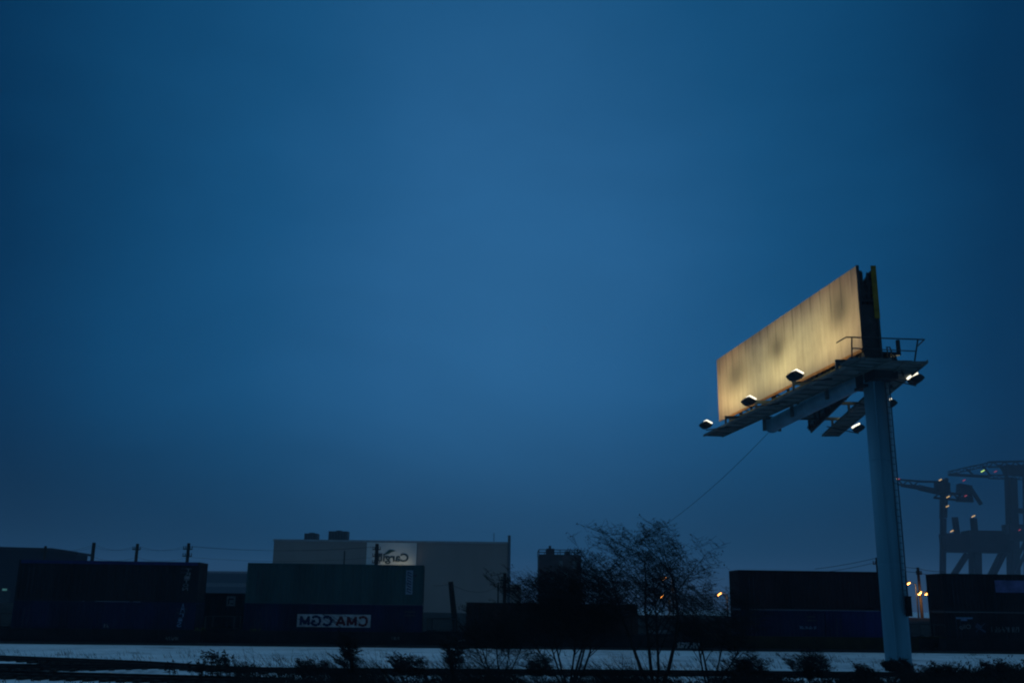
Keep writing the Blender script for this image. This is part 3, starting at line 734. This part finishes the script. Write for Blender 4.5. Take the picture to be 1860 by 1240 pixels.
# supply cable running down from the torsion tube to the far pole
def sag(m, a_, b_, dip, r_, n=16):
    m.tube([a_.lerp(b_, i/n) - Vector((0,0,dip*4*(i/n)*(1-i/n))) for i in range(n+1)], r_, 5)
pole_top = at_y(917, 1043, 100)
m = MB(); sag(m, TB+Vector((-.2,0,-.45)), pole_top, 3.2, .013, 30)
tag(m.build('power_cable', M_cable, origin=TB), 'thin black cable drooping from under the billboard toward the bare tree', 'cable')

# ------------------------------------------------------------------ background buildings
YB = 250.0
def P(px, py, Y=YB): return at_y(px, py, Y)
wl, wr = P(498, 979), P(922, 985); ztop = (wl.z+wr.z)/2
wh = thing('warehouse', 'large beige windowless warehouse with a white sign block behind the train', 'warehouse', Vector(((wl.x+wr.x)/2, YB+25, 0)))
m = MB(); m.box((wl.x, YB, -.5), (wr.x, YB+50, ztop))
x = wl.x+.5
while x < wr.x: m.box((x, YB-.05, 0), (x+.35, YB-.001, ztop-.4)); x += 1.5
wallo = m.build('wall', M_wall, wh)
m = MB(); m.box((wl.x-.2, YB-.25, ztop-.35), (wr.x+.2, YB+50.2, ztop+.12)); m.build('parapet', mat('pale_parapet', (.28,.29,.29), .7), wh)
sl, sr = P(667, 984).x, P(757.5, 984).x
m = MB(); m.box((sl, YB-.35, ztop-14), (sr, YB-.06, ztop-.4)); sg = m.build('sign_panel', M_sign, wh)
def S(px0, py0, px1, py1, y_=YB-.45):
    p0, p1 = P(px0, py0), P(px1, py1); return lambda u, v: Vector((p0.x+(p1.x-p0.x)*u, y_, p1.z+(p0.z-p1.z)*v))
text_part('lettering', 'Cargill', M_logo, S(687, 1004, 742, 1024.5), sg, bold=.03)
m = MB(); pts = []
for i in range(11):   # swoosh over the letters
    t = i/10; pts.append((697+22*t, 1007.5-7.5*math.sin(t*math.pi*.62), (1-abs(2*t-.9))*.42+.05))
vs, fs = [], []
for (px, py, th) in pts:
    q = P(px, py); vs += [Vector((q.x, YB-.46, q.z-th)), Vector((q.x, YB-.46, q.z+th))]
m.add(vs, [(2*i, 2*i+2, 2*i+3, 2*i+1) for i in range(10)]); m.build('swoosh', mat('green_swoosh', (.015,.06,.05), .7), sg)
# flood lamp that washes the sign from below
q = P(722, 1034)
sf = MB(); sf.box((q.x-1.2, YB-3.2, q.z-.25), (q.x+1.2, YB-2.7, q.z)); sf.bar((q.x-1, YB-2.9, q.z-.15), (q.x-1, YB-.3, q.z-.15), .12, .12); sf.bar((q.x+1, YB-2.9, q.z-.15), (q.x+1, YB-.3, q.z-.15), .12, .12)
sfo = sf.build('sign_light', M_box, wh); 
m = MB(); m.box((q.x-1.1, YB-3.1, q.z+.002), (q.x+1.1, YB-2.75, q.z+.05)); m.build('lens', M_lens, sfo)
for dx_ in (-3.2, 0, 2.6): lamp('sign_beam', 'SPOT', (q.x+dx_, YB-2.6, q.z+.2), 60, (1, .85, .5), sfo, (q.x+dx_, YB-.3, q.z+3.0), spot_size=R(120), spot_blend=1.0, shadow_soft_size=.2)
# parts at the right corner
m = MB(); q = P(921, 972); m.tube([Vector((wr.x+.4, YB-.4, 0)), Vector((wr.x+.4, YB-.4, q.z))], .35, 8); m.build('vent_stack', M_roofunit, wh)
m = MB(); q = P(897, 966); m.tube([Vector((q.x, YB+3, ztop)), Vector((q.x, YB+3, q.z))], .09, 6); m.build('antenna', M_roofunit, wh)
q = P(921, 1060); m = MB(); m.box((wr.x+.35, YB+2, 0), (wr.x+3.5, YB+16, q.z)); m.build('lean_to', M_wall, wh)
def rooftop(px0, px1, py0, py1, label, slats):
    a_, c_ = P(px0, py0, YB+12), P(px1, py1, YB+12); z0 = ztop+.12
    r_ = thing('rooftop_unit', label, 'rooftop unit', Vector(((a_.x+c_.x)/2, YB+13.5, z0)), 'plant on the warehouse roof')
    m = MB(); m.box((a_.x, YB+12, z0+.45), (c_.x, YB+15, a_.z)); m.build('housing', M_roofunit, r_)
    m = MB()
    for x in (a_.x+.2, c_.x-.4):
        for y in (YB+12.2, YB+14.6): m.box((x, y, z0), (x+.2, y+.2, z0+.449))
    m.build_each('leg', M_roofunit, r_)
    m = MB()
    for i in range(slats): 
        x = a_.x+.3+i*(c_.x-a_.x-.6)/slats; m.box((x, YB+11.95, z0+.7), (x+(c_.x-a_.x)/slats*.5, YB+11.999, a_.z-.3))
    m.build_each('louvre', M_dark, r_)
    m = MB(); m.tube([((a_.x+c_.x)/2, YB+13.5, a_.z-.02), ((a_.x+c_.x)/2, YB+13.5, a_.z+.25)], .8, 14); m.build('fan', M_dark, r_)
rooftop(553, 576, 968, 980, 'smaller low rooftop unit on the beige warehouse', 4)
rooftop(597, 631, 964, 980, 'larger boxy rooftop unit on the beige warehouse', 6)

# long low shed at far left
YS = 180
p0, p1, p2 = P(-40, 990, YS), P(96, 995, YS), P(139, 1003, YS)
sh = thing('shed', 'long slate blue shed with a sloping roof end behind the black container', 'building', Vector((p0.x+8, YS+10, 0)))
m = MB(); prof = [(p0.x-10, -.3), (p2.x, -.3), (p2.x, p2.z-.4), (p1.x, p1.z-.4), (p0.x-10, p0.z-.4)]
m.prism(prof, lambda a_, z: Vector((a_, YS, z)), lambda a_, z: Vector((a_, YS+5, z))); m.build('wall', M_shed, sh)
m = MB(); prof = [(p0.x-10.3, p0.z-.4), (p1.x, p1.z-.399), (p2.x+.4, p2.z-.42), (p2.x+.4, p2.z), (p1.x, p1.z), (p0.x-10.3, p0.z)]
m.prism(prof, lambda a_, z: Vector((a_, YS-.4, z)), lambda a_, z: Vector((a_, YS+5.4, z))); m.build('roof', mat('slate_roof', (.02,.023,.035), .7), sh)
q = P(11, 1070, YS); m = MB(); m.box((q.x-.5, YS-.5, q.z-.25), (q.x+.5, YS-.05, q.z+.25)); wlm = m.build('wall_lamp', M_box, sh)
m = MB(); m.box((q.x-.4, YS-.56, q.z-.2), (q.x+.4, YS-.501, q.z+.15)); m.build('lens', M_dimlamp, wlm)
m = MB()
for i in range(7): m.box((p0.x+2+i*3, YS-.06, 1.0), (p0.x+3.9+i*3, YS-.001, 4.4))
m.build_each('dock_door', M_dark, sh)

# faint far sheds between the stacks
YF = 420
p0, p1 = P(300, 1039, YF), P(560, 1041, YF)
fs_ = thing('distant_shed', 'faint long flat shed far beyond the plated container', 'building', Vector(((p0.x+p1.x)/2, YF+15, 0)))
m = MB(); m.box((p0.x, YF, -.4), (p1.x, YF+30, p0.z)); m.build('wall', M_shed, fs_)
m = MB(); m.box((p0.x-.5, YF-.6, p0.z), (p1.x+.5, YF+30.6, p0.z+.8)); m.build('roof', mat('far_roof', (.16,.17,.19), .7), fs_)
m = MB(); q = P(400, 1062, YF); m.box((p0.x+1, YF-.3, q.z-.6), (p1.x-1, YF-.01, q.z+.9)); m.build('loading_canopy', M_roofunit, fs_)

# plant tower behind the bare trees
YT = 165
a_, c_ = P(979, 1007, YT), P(1056, 1010, YT)
pt = thing('process_tower', 'dark blocky plant tower with a railed roof behind the bare trees', 'industrial building', Vector(((a_.x+c_.x)/2, YT+4, 0)))
m = MB(); m.box((a_.x, YT, -.3), (c_.x, YT+8, a_.z))
for i in range(8): m.box((a_.x-.05, YT-.15, i*1.25), (c_.x+.05, YT-.002, i*1.25+.18))
m.build('body', M_tower, pt)
m = MB(); ht = P(979, 997.5, YT).z
for y in (YT+.1, YT+7.9):
    x = a_.x
    while x <= c_.x+.01: m.bar((x, y, a_.z), (x, y, ht), .12, .12); x += (c_.x-a_.x)/6
    for z in (ht, (ht+a_.z)/2): m.bar((a_.x, y, z), (c_.x, y, z), .12, .12)
for x in (a_.x, c_.x): m.bar((x, YT+.1, ht-.01), (x, YT+7.9, ht-.01), .12, .12)
m.build('roof_rail', M_tower, pt)
m = MB(); m.box((a_.x+1.3, YT+2, a_.z), (a_.x+2.6, YT+4, ht+.3)); m.box((a_.x+4.4, YT+2, a_.z), (a_.x+5.2, YT+4, ht-.1)); m.tube([(a_.x+1.9,YT+3,ht), (a_.x+1.9,YT+3,ht+.8)], .2, 8); m.build('roof_plant', M_tower, pt)
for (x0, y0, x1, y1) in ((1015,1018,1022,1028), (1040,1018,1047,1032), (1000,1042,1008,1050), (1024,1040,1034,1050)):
    u_, v_ = P(x0, y0, YT), P(x1, y1, YT); m = MB(); m.box((u_.x, YT-.16, v_.z), (v_.x, YT-.004, u_.z)); m.build('lit_window_patch', M_teal, pt)  # light in the windows given as plain teal colour

# ------------------------------------------------------------------ utility poles, lamps, wires
def upole(px, py, Y, r_, label, arm=0.0, lean=0, arms=1, base=None):
    t_ = P(px, py, Y); b_ = Vector((t_.x + (lean if base is None else 0), Y, -.2))
    if base: b_ = base
    root = thing('utility_pole', label, 'utility pole', b_, 'utility poles beyond the train')
    m = MB(); m.tube([b_, t_], [r_*1.25, r_], 10); m.build('post', M_wood, root)
    if arm:
        m = MB()
        for k in range(arms):
            z = t_.z-.7-.8*k; m.bar((t_.x-arm, Y-.2, z), (t_.x+arm, Y-.2, z), .12, .12)
            for s in (-.9, -.45, .45, .9): m.tube([(t_.x+arm*s, Y-.2, z+.08), (t_.x+arm*s, Y-.2, z+.34)], .05, 6)
        m.build('crossarm', M_wood, root)
    return t_
PL = [upole(83, 991, 130, .16, 'faint utility pole against the slate blue shed', .4),
      upole(171, 985, 120, .20, 'bare topped utility pole without a crossarm, behind the blue railed container', 0),
      upole(250, 987, 125, .18, 'utility pole with one crossarm behind the blue railed container', .5),
      upole(343, 986, 120, .18, 'utility pole with two crossarms behind the container lettering', .55, arms=2),
      upole(685, 987, 125, .22, 'thick utility pole with stub arms in front of the white warehouse sign', .5, arms=3),
      upole(626, 1000, 150, .10, 'thin short pole in front of the warehouse wall, above the green container', 0),
      upole(917, 1040, 100, .16, 'thin pole with a crossarm at the warehouse corner', .6),
      upole(905, 1058, 105, .07, 'short thin bare pole beside the warehouse corner', 0),
      upole(1667, 1030, 110, .14, 'utility pole beside the billboard pole carrying two orange lamps', .3)]
m = MB()
for a_, c_ in ((PL[0],PL[1]),(PL[1],PL[2]),(PL[2],PL[3]),(PL[3],PL[4])):
    for dz_, dx_ in ((-.35, -.8), (-.35, .8), (-1.6, 0)): sag(m, a_+Vector((dx_*.5,0,dz_)), c_+Vector((dx_*.5,0,dz_)), .5, .012, 10)
tag(m.build('overhead_wires', M_cable, origin=PL[2]), 'thin overhead wires strung between the utility poles behind the blue railed container', 'wires')
m = MB(); rp = P(1480, 1031, 110); 
for dz_ in (-.1, -.55): sag(m, rp+Vector((0,0,dz_)), P(1588, 1012, 110)+Vector((0,0,dz_)), .1, .025); sag(m, P(1588,1012,110)+Vector((0,0,dz_)), PL[8]+Vector((0,0,dz_)), .2, .025); sag(m, PL[8]+Vector((0,0,dz_)), P(1715, 1036, 110)+Vector((0,0,dz_)), .1, .025)
tag(m.build('overhead_wires', M_cable, origin=PL[8]), 'thin overhead wires passing behind the billboard pole', 'wires')
upole(1592, 1012, 110, .12, 'utility pole hidden behind the billboard pole', .5)
# leaning wooden post by the tracks
tp = at_y(818.5, 1056, 78); pb = at_y(826, 1125, 78); pb = tp + (pb-tp)*((tp.z-.1)/(tp.z-pb.z))
wp = thing('wooden_post', 'dark leaning wooden post rising behind the train, against the warehouse', 'post', pb)
m = MB(); m.tube([pb-Vector((0,0,.2)), pb.lerp(tp,.35), tp], [.30, .24, .19], 10); m.build('post', M_wood, wp)
m = MB(); m.bar(tp+Vector((-.12,-.1,-.12)), tp+Vector((.12,-.1,-.12)), .05, .06); m.tube([tp+Vector((-.1,-.1,-.1)), tp+Vector((-.1,-.1,.02))], .03, 6); m.build('bracket', M_dark, wp)
m = MB(); q = P(880, 1062, 75); sag(m, at_y(787, 1063, pb.y-2), tp+Vector((0,0,-.15)), .05, .010); sag(m, tp+Vector((0,0,-.15)), P(905,1064,105), .6, .012); 
tag(m.build('overhead_wires', M_cable, origin=tp), 'thin sagging wire strung from the leaning wooden post', 'wires')

def street_lamp(px, py, Y, label, heads=1, head_w=.9):
    head_w *= .8
    q = P(px, py, Y); root = thing('street_lamp', label, 'street lamp', Vector((q.x+1.0, Y, 0)), 'orange lamps beyond the train')
    m = MB(); m.tube([(q.x+1.0, Y, -.2), (q.x+1.0, Y, q.z+.15)], [.12, .08], 8); m.bar((q.x+1.05, Y, q.z+.12), (q.x-.1, Y, q.z+.32), .06, .06); m.build('post', M_box, root)
    for k in range(heads):
        o_ = k*.75
        m = MB(); m.bar((q.x-head_w/2+o_, Y, q.z+.06), (q.x+head_w/2-.1+o_, Y, q.z+.42), .36, .10); h = m.build('lamp_head', M_box, root)
        m = MB(); m.bar((q.x-head_w/2+.04+o_, Y-.04, q.z-.06), (q.x+head_w/2-.1+o_, Y-.04, q.z+.26), .30, .12 if heads == 1 else .10); m.build('lens', M_sodium, h)
    lamp('street_lamp_glow', 'POINT', (q.x, Y-.3, q.z-.35), 260, (1, .45, .15), root, shadow_soft_size=.2)
street_lamp(1206, 1053, 120, 'brightest orange street lamp seen through the bare tree', 1, .95)
street_lamp(1203, 1084, 150, 'small orange street lamp low behind the bare tree trunk', 1, .8)
street_lamp(1307, 1080, 140, 'orange street lamp just beside the maroon container stack', 1, .85)
street_lamp(1648, 1062, 120, 'bright orange street lamp beside the billboard pole', 1, .95)
street_lamp(1671, 1078.5, 109, 'double orange street lamp on the utility pole beside the billboard pole', 2, .5)

# ------------------------------------------------------------------ port cranes
def crane(Y, label, beams, lamps, dep):
    xs_ = [P(b_[1], b_[2], Y).x for b_ in beams]
    root = thing('container_crane', label, 'crane', Vector((sum(xs_)/len(xs_), Y, 0)), 'port cranes in the haze')
    for (name, x0, y0, x1, y1, wd, twin) in beams:
        for k in ((0, dep) if twin else (dep/2,)):
            m = MB()
            a_, c_ = P(x0, y0, Y)+Vector((0,k,0)), P(x1, y1, Y)+Vector((0,k,0))
            if name in ('boom', 'leg', 'girder', 'portal_beam') and wd > 1.9:
                # latticed member: chords with zig-zag bracing
                d_ = (c_-a_); L_ = d_.length; d_.normalize(); nn = Vector((-d_.z, 0, d_.x))*wd*.5; th = max(.6, wd*.3); nb_ = max(3, int(L_/(wd*1.0)))
                m.bar(a_+nn, c_+nn, th*1.5, th); m.bar(a_-nn, c_-nn, th*1.5, th)
                for i_ in range(nb_):
                    p_, q_ = a_.lerp(c_, i_/nb_), a_.lerp(c_, (i_+1)/nb_); sg_ = 1 if i_ % 2 else -1
                    m.bar(p_+nn*sg_, q_-nn*sg_, th*.8, th*.7)
                if name in ('portal_beam', 'leg'): m.bar(a_, c_, wd*.4, wd*.8)
            else: m.bar(a_, c_, wd*.9 if twin else wd, wd)
            m.build(name, M_crane, root)
    for (px, py, m_, s_) in lamps:
        q = P(px, py, Y-3); m = MB(); m.bar(q+Vector((-s_*.85,0,-s_*.45)), q+Vector((s_*.85,0,s_*.45)), .4, .4); m.build('lamp', m_, root)
    return root
k = 520/1809
crane(520, 'dark container crane with its boom reaching behind the billboard pole',
  [('leg',1717,940,1716,1060,2.2,False), ('leg',1719,868,1717,940,1.6,True), ('leg',1738,938,1744,985,2.2,False), ('leg',1772,940,1776,985,2.4,False),
   ('leg',1775,985,1776,1062,4.4,False), ('portal_beam',1716,985,1832,987,7.2,True), ('machinery_house',1758,980,1822,981,9.5,False),
   ('boom',1624,873,1672,877,2.6,False), ('boom',1640,880,1718,893,1.4,False), ('boom',1672,873,1724,874,.9,False), ('boom',1672,884,1730,897,2.2,False),
   ('operator_cab',1704,884,1726,886,5.5,False), ('girder',1700,897,1770,904,3.2,False), ('trolley_house',1744,886,1766,890,5.0,False), ('trolley_house',1742,905,1770,906,2.8,False),
   ('a_frame',1766,884,1786,915,1.6,False), ('a_frame',1746,904,1748,880,1.2,False),
   ('brace',1735,1045,1762,1003,1.3,True), ('brace',1805,1045,1826,1003,1.8,True)],
  [(1622,867,M_amber,.35), (1629,869,M_amber,.7), (1632,870,M_redlamp,.8), (1708,871,M_amber,.85), (1722,902,M_amber,.9), (1721,919,M_amber,.85), (1754,900,M_redlamp,.7),
   (1768,937,M_amber,1.0), (1729,964,M_amber,.9), (1751,872,M_redlamp,.8)], 5)
crane(600, 'larger container crane with an arched boom and a green lamp, cut off by the frame',
  [('leg',1841,866,1848,1062,5.0,False), ('leg',1874,850,1878,1062,5.0,False), ('leg',1836,900,1840,1062,2.4,False), ('boom',1727,858,1770,848,2.0,False), ('boom',1770,848,1800,842,2.0,False), ('boom',1800,842,1880,840,3.0,False),
   ('boom',1727,860,1800,864,1.6,False), ('boom',1800,864,1880,866,2.2,False), ('stay',1760,850,1775,863,.9,False), ('stay',1790,844,1805,864,.9,False), ('stay',1820,842,1835,866,1.1,False),
   ('portal_beam',1832,965,1885,968,7,True), ('cross_beam',1835,925,1885,928,3,False), ('machinery_house',1830,852,1880,854,6.0,False), ('brace',1846,1040,1878,970,1.5,True)],
  [(1785,855,M_greenlamp,1.2), (1808,856,M_redlamp,1.0), (1852,962,M_redlamp,.7)], 7)

# ------------------------------------------------------------------ trees, brush, weeds
def grow(mt, mc, base, h, seed, stems, spread, lean=(0,0), twigs=1.0, leaf=.4, r0=.06, lf=(.02,.04), limit=3, wk=.35, dk=.0):
    """trunk mesh mt (trunk + limbs), crown mesh mc (wind-swept twigs + dry leaf clumps)"""
    r_ = random.Random(seed); wind = Vector((-.85, 0, .32))*wk
    def branch(p, d, L, rad, lvl):
        n = 5; pts = [p.copy()]; rads = [rad]
        for i in range(n):
            d = (d + Vector((r_.gauss(0,.10), r_.gauss(0,.10), r_.gauss(0,.06)+.04)) + wind*(.06*lvl)).normalized()
            p = p + d*L/n; pts.append(p.copy()); rads.append(max(.004, rad*(1-.75*(i+1)/n)))
        (mt if lvl < 2 else mc).tube(pts, rads, 6 if lvl < 2 else 3, cap=False)
        if lvl >= limit or L < .12:
            if r_.random() < leaf: clump(pts[-1])
            return
        nb = max(2, int({0: 10, 1: 9, 2: 7}.get(lvl, 3)*twigs))
        for k in range(nb):
            t = .30+.70*(k+r_.random())/nb; i = min(n-1, int(t*n)); q = pts[i].lerp(pts[i+1], t*n-i)
            ax = Vector((r_.gauss(0,1), r_.gauss(0,1)*.8, r_.gauss(0,.4))).normalized()
            nd = (d*.55 + ax*(.75-.15*lvl) + wind*(.18+.16*lvl) + Vector((0,0,.12))).normalized()
            if dk and lvl >= 1:      # fine twigs lie along the wind, streaming both ways from their branch
                dg = Vector((-.84, 0, .40)) * (1 if ax.x < .15 else -1); nd = (d*.22 + ax*.38 + dg*dk + Vector((0,0,.10))).normalized()
            elif dk: nd = (d*.30 + Vector((ax.x*.85, ax.y*.6, abs(ax.z)*.6+.42))).normalized()
            branch(q, nd, L*r_.uniform(.38,.62)*(1.15-.45*t), max(.007, min(.022, rads[i]*.5)), lvl+1)
    def clump(c):
        for k in range(r_.randint(3, 6)):
            o_ = c + wind*r_.gauss(0,.10) + Vector((r_.gauss(0,.05), r_.gauss(0,.06), r_.gauss(0,.05))); s = r_.uniform(*lf)
            a_ = (wind + Vector((r_.gauss(0,.5),r_.gauss(0,.5),r_.gauss(0,.5)))).normalized()*s*1.3; b_ = Vector((r_.gauss(0,1),r_.gauss(0,1),r_.gauss(0,1))).normalized()*s*.6
            mc.add([o_-a_, o_+b_, o_+a_, o_-b_], [(0,1,2,3)])
    for s in range(stems):
        ang = (s+.5)/stems*2-1
        d = Vector((ang*spread+lean[0], r_.uniform(-.15,.15)+lean[1], 1)).normalized()
        branch(base + Vector((ang*.12*stems/3, r_.uniform(-.1,.1), -.05)), d, h*r_.uniform(.62,.8), r0*r_.uniform(.8,1.15), 0)
def tree(px, py_top, Y, label, seed, stems, spread, group='bare trees by the tracks', cat='tree', name='bare_tree', **k):
    b_ = at_y(px, 1230, Y); b_.z = 0; h = at_y(px, py_top, Y).z
    root = thing(name, label, cat, b_, group)
    mt, mc = MB(), MB(); grow(mt, mc, b_, h, seed, stems, spread, **k)
    # scale so that the top matches
    zm = max(max(v.z for v in mt.v), max((v.z for v in mc.v), default=0)); f_ = h/zm
    for mm in (mt, mc):
        mm.v = [b_ + (v-b_)*f_ for v in mm.v]
    mt.build('trunk', M_bark, root); mc.build('crown', M_twig, root)
    return root
tree(1190, 930, 36.5, 'tallest bare tree with several stems, below the billboard', 19, 4, .36, lean=(.10,0), leaf=.32, r0=.075, twigs=1.15, wk=.05, dk=.42)
tree(1035, 998, 38.5, 'twiggy bare tree in front of the plant tower', 23, 7, .75, lean=(-.02,0), leaf=.18, r0=.05, wk=.35, twigs=1.4, dk=.6)
tree(1292, 1042, 38, 'low spreading bare tree between the tallest tree and the maroon stack', 31, 4, .6, lean=(.05,0), leaf=.05, r0=.04, wk=.4, twigs=1.2, dk=.7)
tree(648, 1142, 36.5, 'low bare tree with a thick trunk below the mirrored container sign', 41, 1, .05, lean=(-.03,0), leaf=.0, r0=.10, wk=.2, twigs=1.5, dk=.8)
tree(826, 1150, 36.2, 'low bare tree with a thick trunk just below the leaning wooden post', 43, 1, .05, lean=(-.02,0), leaf=.0, r0=.12, wk=.2, twigs=1.5, dk=.8)
tree(905, 1092, 37.5, 'small twiggy tree between the leaning wooden post and the plant tower', 47, 5, .6, lean=(.05,0), leaf=.05, r0=.04, wk=.3, twigs=1.1, dk=.6)
def shrub(px, py_top, Y, label, seed, stems, **k):
    tree(px, py_top, Y, label, seed, stems, .55, group='leafless shrubs along the foreground', cat='shrub', name='shrub', lean=(-.25,0), r0=.020, limit=3, twigs=1.1, wk=.3, dk=.75, **k)
shrub(745, 1180, 37, 'shrub between the lettered container sign and the leaning post', 53, 4, leaf=.05)
shrub(985, 1178, 37.5, 'shrub between the tallest tree and the small twiggy tree', 59, 4, leaf=.05)
shrub(1370, 1176, 37, 'shrub in the snow below the end of the maroon stack', 61, 5, leaf=.05)
shrub(1478, 1170, 37.5, 'dense dark shrub below the short navy container', 67, 6, leaf=.05)
shrub(1575, 1196, 37, 'shrub between the dense dark shrub and the billboard pole foot', 71, 5, leaf=.05)
shrub(1632, 1190, 47, 'dark tangled shrub hugging the foot of the billboard pole', 91, 9, leaf=.3)
shrub(1720, 1196, 38, 'shrub below the near end of the rightmost container stack', 73, 6, leaf=.05)
shrub(1820, 1194, 38, 'shrub at the far end of the snow strip, below the crossed emblem', 79, 6, leaf=.05)
shrub(565, 1186, 36.8, 'shrub between the reeds and the low thick trunked tree', 83, 4, leaf=.05)
def reeds(px, py_top, Y, label, seed, n, wd):
    b_ = at_y(px, 1230, Y); b_.z = 0; h = at_y(px, py_top, Y).z
    root = thing('reed_clump', label, 'reeds', b_, 'reed clumps in the snow')
    r_ = random.Random(seed)
    for i in range(n):
        ms = MB()
        p = b_ + Vector((r_.gauss(0, wd), r_.gauss(0, wd*.6), -.03)); hh = h*r_.uniform(.6, 1.0); l_ = r_.uniform(-.35, -.05)
        pts = [p, p+Vector((l_*hh*.25,0,hh*.5)), p+Vector((l_*hh*.7,0,hh*.9))]
        ms.tube(pts, [.012,.010,.006], 4, cap=False)
        for k in range(3):
            q = pts[0].lerp(pts[2], r_.uniform(.3,.8)); e_ = q+Vector((r_.uniform(-.35,.1), r_.uniform(-.1,.1), r_.uniform(-.05,.18))); ms.add([q, e_, q+Vector((0,0,.03))], [(0,1,2)])
        mp_ = MB()
        for k in range(9):
            q = pts[2]+Vector((max(-.07,min(.03,r_.gauss(-.02,.025))), r_.uniform(-.02,.02), -.10+.03*k)); e_ = q+Vector((r_.uniform(-.14,.02), r_.uniform(-.03,.03), r_.uniform(-.06,.06))); mp_.add([q, e_, e_+Vector((.01,0,-.04)), q+Vector((0,0,-.035))], [(0,1,2,3)])
        mp_.build('plume', M_leaf, root); ms.build('stem', M_weed, root)
reeds(402, 1178, 38, 'tallest reed clump with dark plumes in the snow below the plated container', 5, 34, .28)
reeds(368, 1196, 38.5, 'small reed clump beside the tallest reeds, on the shed side', 6, 14, .22)
reeds(312, 1200, 39, 'sparse lone reeds standing apart in open snow', 7, 5, .2)
reeds(445, 1196, 37.5, 'low reed clump between the tallest reeds and the lettered green stack', 8, 16, .3)
# matted dead weeds along the near edge: uncountable
r_ = random.Random(77); m = MB()
def dens(px):
    for (x0, x1, d_, hh) in ((-60,330,.03,.25),(330,470,.16,.35),(470,760,.32,.45),(760,1150,.5,.5),(1150,1360,.5,.5),(1360,1640,1.0,.8),(1640,1920,1.0,.95)):
        if x0 <= px < x1: return d_, hh
    return .3, .4
cnt = 0
while cnt < 14000:
    px = r_.uniform(-60, 1920); d_, hh = dens(px)
    if r_.random() > d_: continue
    Y = r_.uniform(31.5, 38.5) if px < 1640 else r_.uniform(31.5, 43)
    b_ = at_y(px, 1235, Y); b_.z = -.02
    if r_.random() > (.5+.5*math.sin(b_.x*1.7+math.sin(b_.y*1.1)*2))**2 + (.3 if px > 1360 else 0): continue
    cnt += 1
    h = hh*r_.uniform(.25, 1.15)*(.72+.4*math.sin(b_.x*.9+1)*math.sin(b_.x*.37+b_.y*.3)); l_ = r_.gauss(-.45, .28)
    p1 = b_+Vector((l_*h*.4, r_.gauss(0,.08), h*.6)); p2 = b_+Vector((l_*h*1.1, r_.gauss(0,.12), h))
    wd = r_.uniform(.008, .022)
    m.add([b_-Vector((wd,0,0)), b_+Vector((wd,0,0)), p1+Vector((wd*.8,0,0)), p1-Vector((wd*.8,0,0)), p2], [(0,1,2,3),(3,2,4)])
    if r_.random() < .35:
        for k in range(4):
            q = p2+Vector((r_.gauss(0,.05), r_.gauss(0,.05), r_.gauss(-.04,.05))); s = r_.uniform(.02,.05); m.add([q, q+Vector((s*2,0,s)), q+Vector((s,.02,-s))], [(0,1,2)])
brush = MB()
for i in range(5200):
    px = r_.uniform(450, 1400); Y = r_.uniform(34.5, 39.5); b_ = at_y(px, 1235, Y); b_.z = -.02
    if r_.random() > .15+.85*(.5+.5*math.sin(b_.x*1.3+2.0))**1.5: continue
    L = r_.uniform(.35, 1.5); d_ = Vector((r_.gauss(-.6,.35), r_.gauss(0,.3), r_.uniform(.3,.9))).normalized(); k_ = Vector((r_.uniform(-.6,0), 0, r_.uniform(-.2,.25)))
    p1 = b_+d_*L*.5; p2 = p1+(d_+k_).normalized()*L*.5
    brush.tube([b_, p1, p2], [.010, .007, .003], 3, cap=False)
    for k in range(r_.randint(2, 5)):
        q = b_.lerp(p1, r_.uniform(.4,1)) if k % 2 else p1.lerp(p2, r_.uniform(0,.8)); e_ = q+Vector((r_.uniform(-.4,.12), r_.uniform(-.15,.15), r_.uniform(0,.25))); brush.tube([q, e_], [.005, .002], 3, cap=False)
tag(brush.build('tangled_brush', M_twig), 'tangled leafless brush sprawling along the near edge of the snow', 'brush', kind='stuff')
for i in range(260):
    q = at_z(r_.uniform(-40, 1900), r_.uniform(1184, 1218), 0); q.z = -.02
    for k in range(r_.randint(3, 12)):
        b_ = q + Vector((r_.gauss(0,.25), r_.gauss(0,.25), 0)); h = r_.uniform(.08, .38); l_ = r_.gauss(-.5,.25); p2 = b_+Vector((l_*h, r_.gauss(0,.05), h)); wd = .012
        m.add([b_-Vector((wd,0,0)), b_+Vector((wd,0,0)), p2], [(0,1,2)])
tag(m.build('dead_weeds', M_weed), 'matted dark dead weeds along the bottom edge, thickest at lower right', 'weeds', kind='stuff')

# ------------------------------------------------------------------ haze
hm = bpy.data.materials.new('haze'); hm.use_nodes = True; t = hm.node_tree; t.nodes.clear()
ho = N(t, 'ShaderNodeOutputMaterial'); pv = N(t, 'ShaderNodeVolumePrincipled')
pv.inputs['Color'].default_value = (.70, .86, 1.0, 1); pv.inputs['Density'].default_value = .00033; pv.inputs['Anisotropy'].default_value = .2
t.links.new(pv.outputs[0], ho.inputs['Volume'])
m = MB(); m.box((-2450, -60, -1.2), (2450, 2500, 105)); tag(m.build('haze', hm, origin=(0, 0, 0)), 'thin blue dusk haze over the rail yard', 'haze', kind='stuff')
